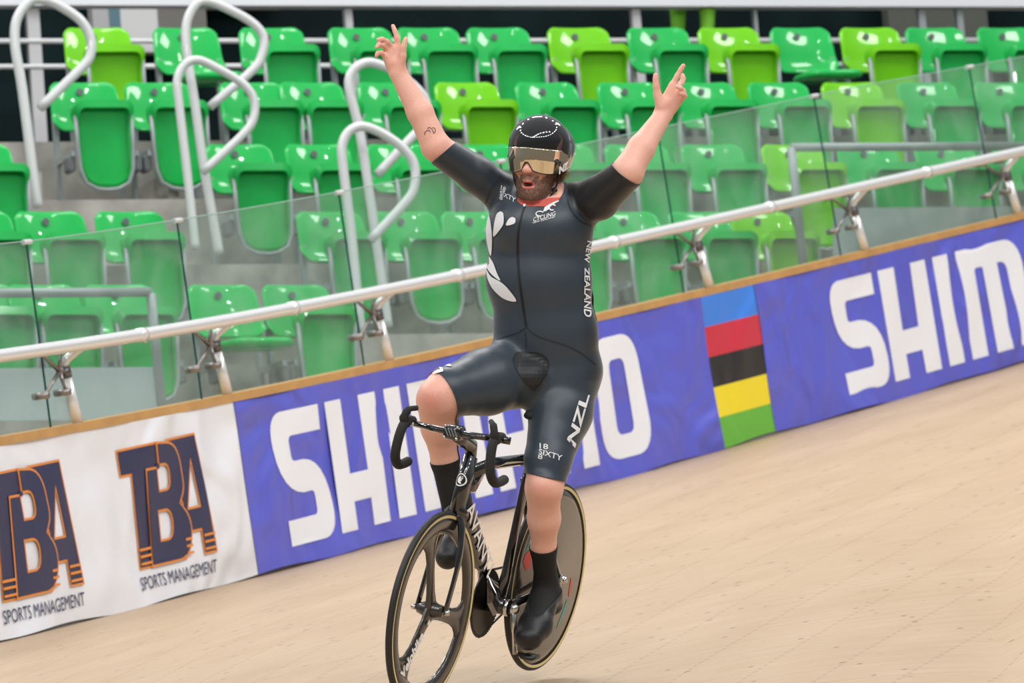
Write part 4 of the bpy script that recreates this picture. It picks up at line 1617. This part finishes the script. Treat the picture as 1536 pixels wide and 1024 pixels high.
# left leg, nearly straight down
A(J(848, 560, -.10), .118, J(841, 618, -.04), .104, .04, tagn='thighl')
A(J(841, 618, -.04), .104, J(822, 690, .05), .075, .02, tagn='thighl')
A(J(822, 690, .05), .075, J(817, 730, .08), .064, .02, tagn='thighl')
A(J(815, 733, .075), .060, J(816, 778, .01), .0545, .02, tagn='shinl')
A(J(813, 727, .11), .036, k=.03, tagn='shinl')
A(J(816, 778, .01), .0545, J(815, 820, -.045), .0415, .02, tagn='shinl')
A(J(815, 820, -.045), .0415, J(819, 872, -.12), .036, .02, tagn='shinl')
A(J(819, 872, -.12), .038, J(822, 892, -.14), .040, .02, tagn='footl')
A(J(822, 892, -.14), .038, J(828, 906, -.175), .032, .02, tagn='footl')
A(J(818, 890, -.12), .041, J(803, 938, -.03), .044, .02, side=Sd, fl=1.10, tagn='footl')
A(J(803, 938, -.03), .044, J(793, 956, .015), .037, .02, side=Sd, fl=1.18, tagn='footl')

# head frame
Hf = np.array([-.375, -.02, .927]); Hf /= np.linalg.norm(Hf)
Hu = np.array([.07, .997, .04]); Hu -= Hf * (Hu @ Hf); Hu /= np.linalg.norm(Hu)
Hs = np.cross(Hu, Hf)
HC = J(810.5, 240, -.01)


def H(s_, f_, u_):
    return HC + Hs * s_ + Hf * f_ + Hu * u_


def AH(s_, f_, u_, r_, b=None, rb=None, k=.012, side=None, fl=1., sub=False):
    sdv = None if side is None else (Hs * side[0] + Hf * side[1] + Hu * side[2])
    bb = None if b is None else H(*b)
    body.add(H(s_, f_, u_), r_, bb, rb, k, sdv, fl, 'head', sub)


AH(0, .0, .045, .080, k=.02, side=(0, 1, 0), fl=1.18)
AH(0, .02, .0, .074, k=.02, side=(0, 1, 0), fl=1.12)
AH(0, .035, -.045, .062, (0, .045, -.085), .052, k=.02, side=(1, 0, 0), fl=1.12)      # jaw
AH(0, .070, -.115, .031, k=.02, side=(1, 0, 0), fl=1.15)                         # chin
for sd in (-1, 1):
    AH(sd * .045, .055, -.03, .030, k=.02)                                     # cheeks
    AH(sd * .032, .082, .028, .014, k=.015, side=(1, 0, 0), fl=1.6)               # brow
    AH(sd * .032, .103, .005, .013, k=.006, sub=True)                            # eye socket
    AH(sd * .032, .080, .005, .0125, k=.003)                                    # eyeball
    AH(sd * .077, -.005, -.005, .011, (sd * .078, -.008, -.035), .008, k=.006)      # ear
    AH(sd * .011, .112, -.036, .0085, k=.006)                                   # nostril wing
AH(0, .098, .012, .009, (0, .118, -.034), .0125, k=.010)                          # nose
AH(0, .098, -.066, .012, k=.012, side=(1, 0, 0), fl=2.0)
AH(0, .108, -.0745, .0052, k=.005, side=(1, 0, 0), fl=3.6)                        # upper lip
AH(0, .103, -.0945, .0066, k=.005, side=(1, 0, 0), fl=2.7)                         # lower lip
AH(0, .108, -.0845, .0062, k=.003, side=(1, 0, 0), fl=2.5, sub=True)                # open mouth
AH(0, .098, -.0845, .0062, k=.003, side=(1, 0, 0), fl=2.3, sub=True)

BV, BQ = body.mesh()
BV = relax(BV, BQ, 2, .35)
BN = normals(BV, BQ)
LAB = body.label(BV)

# skin colours (the things' own colour: beard, lips, flushed knees and knuckles)
rel = BV - HC
hs_, hf_, hu_ = rel @ Hs, rel @ Hf, rel @ Hu
nz_ = (np.sin(BV[:, 0] * 410 + 3 * np.sin(BV[:, 1] * 290)) * np.sin(BV[:, 1] * 370 + 2 * np.sin(BV[:, 2] * 300)) * .5 + .5)
ish = LAB == 'head'


def sst(x, a, b):
    t_ = np.clip((x - a) / (b - a), 0, 1)
    return t_ * t_ * (3 - 2 * t_)


as_ = np.abs(hs_)
line = -.078 + .85 * np.clip(as_ - .022, 0, .1)
beard = sst(line - hu_, -.007, .008) * sst(hf_, -.02, .01)
must = sst(.036 - as_, -.004, .006) * sst(-.052 - hu_, -.004, .006) * (hu_ > -.082) * (hf_ > .06)
lipz = ((hs_ / .024) ** 2 + ((hu_ + .0845) / .0155) ** 2)
beard = np.maximum(beard, must * .85)
under = np.exp(-((hs_ / .012) ** 2 + ((hu_ + .108) / .006) ** 2))
beard = beard * sst(lipz, .9, 1.25) * (1 - .5 * under) * sst(hu_, -.160, -.140)
beard[~ish] = 0
beard *= .62 + .3 * nz_
skin = np.tile(np.array([.78, .43, .335]), (len(BV), 1))
flush = np.zeros(len(BV))


def spot(p, r_, a_):
    global flush
    flush = np.maximum(flush, a_ * np.exp(-((BV - p) ** 2).sum(1) / r_ ** 2))


spot(J(645, 600, .24), .05, .9); spot(J(815, 735, .15), .035, .55); spot(J(655, 225, .05), .06, .25)
for p in ((588, 59, .03), (568, 60, .05), (566, 70, .05), (565, 82, .05), (605, 95, .03), (590, 95, .03), (1002, 155, .1), (984, 116, .1), (1024, 102, .09), (1018, 140, .1), (1014, 152, .1)): spot(J(*p), .018, .5)
spot(H(0, .12, -.035), .022, .7)
for sd in (-1, 1): spot(H(sd * .045, .085, -.035), .03, .6)
skin = skin * (1 - flush[:, None] * np.array([.08, .30, .30]))
skin = skin * (1 - beard[:, None]) + np.array([.105, .048, .024]) * beard[:, None]
lip = ish & (lipz < 1.05) & (hf_ > .075)
inm = ish & (((hs_ / .019) ** 2 + ((hu_ + .0845) / .0068) ** 2) < 1.0) & (hf_ > .05)
skin[lip] = (.55, .17, .13)
skin[inm] = (.10, .02, .018)
skin *= (.96 + .06 * nz_[:, None])

rider_base = b2w((-.16, 0, -.29))
rider = thing('person', 'bearded rider in dark skinsuit and black helmet, arms raised, sitting on the bicycle', 'person', Vector(rider_base))
SKIN = mat('skin', (.76, .39, .28), .48, vcol='tint', bump=(180, .12))
SKIN.node_tree.nodes['Principled BSDF'].inputs['Subsurface Weight'].default_value = .12
SKIN.node_tree.nodes['Principled BSDF'].inputs['Subsurface Scale'].default_value = .01
npmesh('body', BV, BQ, [SKIN], rider, skin)


def limb_g(V, lab, p, d, tags, back=-.05):
    """signed distance past a cut plane, only for the given body regions"""
    g = (V - p) @ (d / np.linalg.norm(d))
    return np.where(np.isin(lab, tags), g, -9.)


# ------------------------------------------------------------------ skinsuit
SV = BV + BN * .0035
cuts = [
    (J(664, 230, .0), J(630, 168, .0) - J(692, 240, 0), ('armr', 'forer', 'handr')),
    (J(940, 261, .16), J(962, 226, .13) - J(915, 288, .09), ('arml', 'forel', 'handl')),
    (J(665, 596, .15), (J(645, 604, .16) - J(700, 577, .1)), ('thighr', 'shinr', 'footr')),
    (J(815, 715, .08), J(812, 735, .06) - J(820, 700, .06), ('thighl', 'shinl', 'footl')),
]
G = np.full(len(BV), -9.)
for (p, d, tg) in cuts: G = np.maximum(G, limb_g(BV, LAB, p, d, tg))
nd = np.array([-.30, .80, .45]) ; nd = np.array([-.03, .97, .24])
neck_p = J(800, 309, .05)
gn = (BV - neck_p) @ (nd / np.linalg.norm(nd))
dq = BV - J(812, 290, -.03)
rad = (1 - np.sqrt((dq[:, 0] / .082) ** 2 + (dq[:, 2] / .125) ** 2)) * .08
up_here = BV[:, 1] > J(0, 335)[1]
gq = np.where(LAB == 'head', gn, np.minimum(gn, rad))
gq = np.where(up_here, gq, -9.)
gq = np.where((BV[:, 1] > J(0, 268)[1]) & (LAB == 'head'), 1., gq)
G2 = np.maximum(G, gq)
# sleeves and side panels are a blacker cloth than the chest
dark = np.zeros(len(BV))
dark[np.isin(LAB, ['arml'])] = 1
dark[np.isin(LAB, ['armr'])] = .35
cx = (BV - J(810, 420, 0))
side_l = sst((cx @ Sd), .135, .175)
colA = np.array([.026, .040, .056]); colB = np.array([.007, .008, .010])
dk = np.maximum(dark, side_l * .6 * (LAB == 'torso'))[:, None]
scol = colA * (1 - dk) + colB * dk
# carry colours through the cut by clipping position and colour together
P6 = np.concatenate([SV, scol], 1)
V6, F6 = clip(P6, BQ, G2)
SUIT = mat('dark_slate_lycra', (.03, .04, .05), .42, vcol='tint', sheen=.25, bump=(900, .05))
suit = npmesh('skinsuit', V6[:, :3], F6, [SUIT], rider, V6[:, 3:6])
sol = suit.modifiers.new('cloth thickness', 'SOLIDIFY'); sol.thickness = .002; sol.offset = 0
# coral inner collar
gc = np.maximum(-(gq + .004), gn - .024)
gc = np.where(up_here & (np.linalg.norm(dq, axis=1) < .15), gc, 1.)
Vk, Fk = clip(BV + BN * .003, BQ, gc)
if len(Fk):
    co = npmesh('collar', Vk, Fk, [mat('coral_collar_cloth', (.60, .10, .075), .6)], rider)
# socks and shoes
SOCK = mat('black_sock_knit', (.006, .006, .006), .8, bump=(700, .2))
SHOE = mat('black_overshoe', (.006, .006, .007), .46, sheen=.1, bump=(40, .15))
for (p, d, tg, ft, q) in ((J(667, 690, .04), J(682, 770, -.01) - J(664, 675, .05), ('shinr', 'footr'), 'footr', J(683, 778, -.01)),
                          (J(815, 817, -.05), J(817, 850, -.10) - J(815, 800, -.03), ('shinl', 'footl'), 'footl', J(819, 886, -.13))):
    g = limb_g(BV, LAB, p, d, tg)
    g = np.where(g < -5, 1., -g)
    Vs, Fs = clip(BV + BN * .003, BQ, g)
    so = npmesh('sock', Vs, Fs, [SOCK], rider); so.modifiers.new('knit', 'SOLIDIFY').thickness = .002
    g = limb_g(BV, LAB, q, d, (ft, tg[0])); g = np.where(g < -5, 1., -g)
    Vs, Fs = clip(BV + BN * .007, BQ, g)
    so = npmesh('shoe', Vs, Fs, [SHOE], rider); so.modifiers.new('shell', 'SOLIDIFY').thickness = .003

# ------------------------------------------------------------------ prints on the suit
bvh = BVHTree.FromPolygons([tuple(v) for v in (BV + BN * .0035)], [tuple(map(int, q)) for q in BQ])


def cast(px, py, off):
    d = Vector(camp(px, py, 1.)).normalized()
    h_ = bvh.ray_cast(Vector((0, 0, 0)), d)
    if h_[0] is None: return None
    n = h_[1]
    if n.dot(d) > 0: n = -n
    return np.array(h_[0] + n * off)


def suit_print(name, verts, faces, m_, off=.0042, parent=None):
    """verts in photo pixels, laid onto the cloth's surface"""
    P = [cast(x, y, off) for (x, y) in verts]
    F = [f for f in faces if all(P[i] is not None for i in f)]
    # drop faces that jump across a depth break
    F = [f for f in F if max(np.linalg.norm(P[f[i]] - P[f[i - 1]]) for i in range(len(f))) < .12]
    P = [p if p is not None else np.zeros(3) for p in P]
    if not F: return None
    V = np.array(P)
    W_ = c2w(V)
    return mobj(name, W_, F, m_, parent or suit, False)


WP = mat('white_suit_print', (.75, .76, .78), .5)


def sp_loops(name, loops, m_=None, grid=5, off=.0042):
    v, f = fill(loops, grid)
    return suit_print(name, v, f, m_ or WP, off)


def crop(ox, oy, sc_, pts):
    return [(ox + x / sc_, oy + y / sc_) for (x, y) in pts]


# fern: five leaves (read off the photograph's shapes)
c3 = lambda pts: [tuple(q) for q in smooth_path(crop(640, 240, 3.656, pts + [pts[0]]), 4)][:-1]
sp_loops('fern_leaf', [c3([(346, 300), (357, 345), (364, 430), (358, 524), (342, 480), (330, 400), (336, 340)])])
sp_loops('fern_leaf', [c3([(410, 283), (424, 296), (425, 345), (410, 375), (372, 418), (374, 360), (388, 300)])])
sp_loops('fern_leaf', [c3([(470, 313), (487, 322), (482, 348), (438, 358), (452, 325)])])
sp_loops('fern_leaf', [c3([(320, 470), (340, 515), (368, 560), (390, 620), (408, 660), (370, 635), (338, 595), (322, 540)])])
sp_loops('fern_leaf', [c3([(332, 598), (360, 640), (410, 668), (450, 705), (495, 771), (430, 760), (370, 708), (340, 650)])])


def warp_text(name, s_, quad, bold=.02, sx=1.):
    """text stretched onto a four-cornered patch given in photo pixels: bl, br, tr, tl"""
    v, f = textmesh(s_, 1., bold)
    a = np.array(v); mn, mx = a.min(0), a.max(0); a = (a - mn) / (mx - mn)
    q = [np.array(p, float) for p in quad]
    P = [tuple(q[0] * (1 - x) * (1 - y) + q[1] * x * (1 - y) + q[2] * x * y + q[3] * (1 - x) * y) for (x, y) in a]
    return suit_print(name, P, f, WP)


k3 = lambda x, y: (640 + x / 3.656, 240 + y / 3.656)
k4 = lambda x, y: (600 + x / 3.656, 480 + y / 3.656)
warp_text('sleeve_text', '18', [k3(406, 165), k3(430, 182), k3(436, 155), k3(408, 139)], .006)
warp_text('sleeve_text', 'SIXTY', [k3(404, 194), k3(486, 238), k3(492, 212), k3(404, 168)], .006)
warp_text('sleeve_text', '8', [k3(403, 218), k3(420, 226), k3(421, 204), k3(405, 196)], .006)
warp_text('chest_text', 'CYCLING', [k3(584, 340), k3(706, 306), k3(708, 283), k3(588, 316)], .01)
warp_text('chest_text', 'NEW ZEALAND', [k3(584, 349), k3(703, 317), k3(704, 308), k3(584, 341)], .01)
# the small cyclist emblem: two wheels and a body sweep
for (cx_, cy_, rx, ry) in ((622, 296, 24, 16), (690, 262, 20, 18)):
    o1 = [k3(cx_ + rx * math.cos(a) - ry * .4 * math.sin(a) * .3, cy_ + ry * math.sin(a)) for a in np.linspace(R(60), R(330), 14)]
    o2 = [k3(cx_ + (rx - 6) * math.cos(a), cy_ + (ry - 6) * math.sin(a)) for a in np.linspace(R(330), R(60), 14)]
    sp_loops('cyclist_emblem', [o1 + o2])
sp_loops('cyclist_emblem', [[k3(*p) for p in ((640, 285), (648, 262), (672, 246), (700, 232), (726, 224), (722, 232), (700, 243), (680, 258), (672, 272), (655, 283))]])
# side lettering, running down the flank
warp_text('side_text', 'NEW', [k3(876, 440), k3(858, 560), k3(886, 566), k3(902, 446)], .02)
warp_text('side_text', 'ZEALAND', [k3(862, 590), k3(858, 855), k3(900, 866), k3(886, 590)], .02)
# thigh lettering
warp_text('thigh_text', 'NZL', [k4(955, 700), k4(1036, 412), k4(992, 400), k4(912, 655)], .03)
warp_text('thigh_text', '18', [k4(768, 706), k4(812, 711), k4(812, 683), k4(768, 676)], .006)
warp_text('thigh_text', 'SIXTY', [k4(763, 733), k4(882, 772), k4(888, 742), k4(765, 706)], .006)
warp_text('thigh_text', '8', [k4(758, 760), k4(782, 764), k4(784, 738), k4(760, 736)], .006)
# emblem on the raised thigh
sp_loops('thigh_emblem', [[k4(*p) for p in ((215, 262), (240, 250), (270, 245), (282, 250), (278, 258), (250, 256), (232, 264), (236, 272), (222, 274))]], grid=4)
sp_loops('thigh_emblem', [[k4(*p) for p in ((180, 293), (205, 278), (235, 272), (240, 284), (215, 292), (190, 297))]], grid=4)
# zip, seams and the dark seat pad
ZB = mat('black_seam', (.003, .003, .004), .6)


def seam(name, pts, wpx=2.0, m_=None, off=.0036):
    P = smooth_path(pts, 6)
    v = []; f = []
    for i, p in enumerate(P):
        a = P[max(0, i - 1)]; b = P[min(len(P) - 1, i + 1)]
        d = np.array(b) - np.array(a); d /= np.linalg.norm(d) + 1e-9
        n = np.array([-d[1], d[0]]) * wpx / 2
        v += [tuple(p + n), tuple(p - n)]
        if i: f.append([2 * i - 2, 2 * i - 1, 2 * i + 1, 2 * i])
    return suit_print(name, v, f, m_ or ZB, off)


seam('zip', [k3(540, 250), k3(520, 310), k3(503, 400), k3(500, 520), k3(508, 640), k3(525, 770), k3(547, 915)], 3)
sp_loops('zip_pull', [[k3(532, 240), k3(545, 238), k3(542, 256), k3(530, 258)]])
SEAMM = mat('dark_slate_seam', (.013, .018, .024), .6)
seam('seam', [k3(547, 915), k3(500, 945), k3(430, 968), k3(385, 985)], 1.4, SEAMM)
seam('seam', [k3(547, 915), k3(600, 960), k3(680, 990), k3(770, 1018), k3(850, 1060), k3(925, 1120)], 1.4, SEAMM)
seam('seam', [k3(405, 90), k3(365, 140), k3(340, 190), k3(318, 262)], 1.2, SEAMM)
seam('seam', [k3(775, 170), k3(775, 230), k3(800, 290), k3(850, 340), k3(905, 362)], 1.2, SEAMM)
seam('seam', [k3(540, 935), k3(545, 990), k3(548, 1040)], 1.0, SEAMM)
pad = [k4(*p) for p in ((640, 182), (690, 176), (760, 182), (800, 205), (817, 240), (805, 285), (770, 340), (735, 380), (710, 372), (665, 320), (630, 265), (618, 215))]
pad = [tuple(q) for q in smooth_path(pad + [pad[0]], 4)][:-1]
sp_loops('seat_pad', [pad], mat('black_pad_cloth', (.007, .009, .012), .55, sheen=.15), off=.0034)
seam('pad_edge', [k4(*p) for p in ((618, 215), (640, 182), (690, 176), (760, 182), (800, 205), (817, 240), (805, 285), (770, 340), (735, 380))], 1.4)
# forearm tattoo
TAT = mat('tattoo_ink', (.06, .035, .05), .6)
k2 = lambda x, y: (540 + x / 4.653, 20 + y / 4.653)
for pts in ([(450, 850), (452, 830), (480, 815), (492, 830)], [(470, 805), (485, 795), (505, 810), (515, 835)], [(505, 797), (522, 800), (528, 820), (515, 838)]):
    P = smooth_path([k2(*p) for p in pts], 5); v = []; f = []
    for i, p in enumerate(P):
        a = P[max(0, i - 1)]; b = P[min(len(P) - 1, i + 1)]; d = np.array(b) - np.array(a); d /= np.linalg.norm(d) + 1e-9
        n = np.array([-d[1], d[0]]) * .55
        v += [tuple(p + n), tuple(p - n)]
        if i: f.append([2 * i - 2, 2 * i - 1, 2 * i + 1, 2 * i])
    P3 = [cast(x, y, -.0024) for (x, y) in v]
    if all(p is not None for p in P3):
        mobj('tattoo', c2w(np.array(P3)), f, TAT, rider)

# ------------------------------------------------------------------ beard and hair
def tufts(name, idx, ln, m_, dirf, wd=.0007, jit=.35):
    V = []; F = []
    for i in idx:
        p = BV[i] + RNG.normal(0, .0012, 3); n = BN[i]
        d = dirf(i) + n * .45 + RNG.normal(0, jit, 3) * .5
        d /= np.linalg.norm(d)
        l = ln * RNG.uniform(.6, 1.2)
        s_ = np.cross(d, [0, .3, 1.]); s_ /= np.linalg.norm(s_) + 1e-9
        b_ = len(V)
        V += [p + s_ * wd, p - s_ * wd, p + np.cross(d, s_) * wd, p + d * l]
        F += [(b_, b_ + 1, b_ + 3), (b_ + 1, b_ + 2, b_ + 3), (b_ + 2, b_, b_ + 3)]
    o = mobj(name, c2w(np.array(V)), F, m_, rider)
    return o


bi = np.where(beard > .35)[0]
bi = RNG.choice(bi, min(4200, len(bi) * 3), replace=True)
HAIR = mat('dark_brown_hair', (.12, .058, .03), .6)
tufts('beard', bi, .007, HAIR, lambda i: -Hu * .9 + Hf * .1)
hi_ = np.where(ish & (hf_ < .0) & (hf_ > -.075) & (hu_ < -.015) & (hu_ > -.065) & (as_ > .045))[0]
hi_ = RNG.choice(hi_, 900, replace=True)
tufts('hair', hi_, .034, mat('light_brown_hair', (.17, .09, .035), .6), lambda i: -Hu * .55 + Hs * (.9 if hs_[i] > 0 else -.3) * .7 - Hf * .5, .0009, .6)

# ------------------------------------------------------------------ helmet
hel = Field(HC - .24, HC + .24, .0035)


def hadd(s_, f_, u_, r_, b=None, rb=None, k=.02, side=None, fl=1., sub=False):
    sdv = None if side is None else (Hs * side[0] + Hf * side[1] + Hu * side[2])
    hel.add(H(s_, f_, u_), r_, None if b is None else H(*b), rb, k, sdv, fl, 'helmet', sub)


hadd(0, .012, .048, .1050, (0, -.035, .040), .095, k=.02)
hadd(0, -.005, -.005, .094, k=.03, side=(0, 1, 0), fl=1.1)
hadd(0, -.09, .04, .075, (0, -.13, .02), .05, k=.04)
hadd(0, .010, .03, .086, (0, .0, -.16), .088, k=.006, side=(0, 1, 0), fl=1.12, sub=True)
HVV, HQ = hel.mesh()
HVV = relax(HVV, HQ, 4, .5)
r2 = HVV - HC
s2, f2, u2 = r2 @ Hs, r2 @ Hf, r2 @ Hu
gh = np.maximum(-(u2 + .045 + .25 * np.clip(f2, -1, .0)), np.where(f2 > .02, -(u2 - .030), -1.))
gh = -np.minimum(u2 + .042, np.where(f2 > .015, u2 - .030 + 1.6 * np.clip(.05 - f2, 0, .035), 1.))
HVc, HFc = clip(HVV, HQ, gh)
HELM = mat('gloss_black_helmet', (.004, .004, .005), .05, coat=1.)
helm = npmesh('helmet', HVc, HFc, [HELM], rider)
hsol = helm.modifiers.new('shell', 'SOLIDIFY'); hsol.thickness = .003; hsol.offset = 1
# mirrored visor: wraps round the face, notch over the nose
V = []; F = []
naz, nu_ = 61, 25


def vis_lo(a):
    d = abs(math.degrees(a))
    if d < 12: return -.008 - .034 * (max(0, d - 3) / 9) ** 1.1 * .85
    if d < 45: return -.037 - .009 * math.sin((d - 12) / 33 * math.pi * .6)
    return -.0456 + .030 * ((d - 45) / 40) ** 2


for i in range(naz):
    a = R(-84 + 168 * i / (naz - 1))
    lo_ = vis_lo(a); hi2 = .042 - .004 * abs(math.sin(a))
    for j in range(nu_):
        u_ = lo_ + (hi2 - lo_) * j / (nu_ - 1)
        bul = 1 - .9 * max(0, u_ - .01) ** 1.0 * .5 - 2.6 * max(0, .0 - u_)
        ra, rf = .1085 * bul, .1265 * bul
        V.append(H(ra * math.sin(a), .003 + rf * math.cos(a) ** .92 if math.cos(a) > 0 else .003, u_))
for i in range(naz - 1):
    for j in range(nu_ - 1):
        q = i * nu_ + j
        F.append([q, q + nu_, q + nu_ + 1, q + 1])
VIS = mat('gold_mirror_visor', (.74, .66, .50), .035, metal=1.)
vis_o = mobj('visor', c2w(np.array(V)), F, VIS, rider, True)
vs_ = vis_o.modifiers.new('lens', 'SOLIDIFY'); vs_.thickness = .002
# dark rim along the visor's nose edge
mb = MB(); mb.tube([c2w(np.array(V[i * nu_])) for i in range(naz)], .0016, 6); mb.build('visor_rim', TAPE, vis_o, True)
# side letters on the visor
v, f = textmesh('NZ', .030, .0015)
P = []
for p in v:
    a = R(62) + p[0] / .112; u_ = -.042 + p[1] * 1.15 + p[0] * .5
    P.append(c2w(H(.1115 * math.sin(a), .004 + .1295 * max(0, math.cos(a)) ** .92, u_)))
mobj('visor_letters', P, f, WP, vis_o)
# chin strap with its black side piece
mb = MB()
mb.tube([c2w(p) for p in smooth_path([H(.085, .035, -.035), H(.083, .030, -.060), H(.073, .030, -.095), H(.052, .04, -.128), H(.02, .055, -.148), H(-.02, .05, -.148), H(-.055, .03, -.12), H(-.078, .025, -.075), H(-.084, .03, -.04)], 5)], .0075, 8, flat=(1, .45))
mb.build('chin_strap', TAPE, rider, True)
mb = MB(); mb.ball(c2w(H(.073, .032, -.098)), .010, 8); mb.build('strap_buckle', BLK, rider, True)
# number tag clipped at the back of the suit
mb = MB()
mb.tube([c2w(J(x, y, -.17)) for (x, y) in ((886, 428), (889, 446), (889, 462), (894, 480), (894, 500))], [.006, .010, .009, .010, .006], 8, flat=(1, .4))
mb.build('back_number_edge', ZB, rider, True)

# ------------------------------------------------------------------ spectator's legs behind the top row
leg = Field(J(985, 120, 0) * 0 + np.array([-.2, -1.2, -.2]), (.6, .95, .25), .012)
pw = c2w(camp(1040, 45, 39.2))
for (x, dz) in ((0., 0), (.20, .05)):
    leg.add((x, -.75, dz), .035, (x, -.38, dz), .055, .02, tagn='sock')
    leg.add((x, -.36, dz), .055, (x, .05, dz), .075, .02, tagn='skin')
    leg.add((x, -.78, dz + .0), .035, (x, -.80, dz + .14), .035, .02, tagn='shoe')
leg.add((.1, .05, .02), .10, (.1, .25, .02), .11, .04, side=(1, 0, 0), fl=1.5, tagn='shorts')
leg.add((.1, .25, .02), .11, (.1, .58, .02), .12, .04, side=(1, 0, 0), fl=1.45, tagn='shirt')
leg.add((.1, .60, .02), .045, (.1, .68, .02), .045, .02, tagn='skin')
leg.add((.1, .78, .02), .085, k=.02, tagn='skin')
for sd in (-1, 1):
    leg.add((.1 + sd * .17, .55, .02), .05, (.1 + sd * .22, .28, .02), .04, .03, tagn='shirt')
    leg.add((.1 + sd * .22, .28, .02), .038, (.1 + sd * .22, .02, .06), .03, .02, tagn='skin')
LV, LQ = leg.mesh(); LL = leg.label(LV)
cd_ = {'sock': (.14, .42, .02), 'skin': (.10, .035, .018), 'shoe': (.2, .4, .05), 'shorts': (.02, .02, .025), 'shirt': (.2, .45, .03)}
LC = np.array([cd_[k_] for k_ in LL])
per = thing('person', 'standing spectator in lime knee socks behind the top seat row', 'person', Vector(pw))
q0 = camp(1017, -45, 39.2)
LVc = LV + q0 + np.array([0, .10, 0])
npmesh('body', LVc, LQ, [mat('spectator_colours', (.3, .2, .1), .7, vcol='tint')], per, LC)
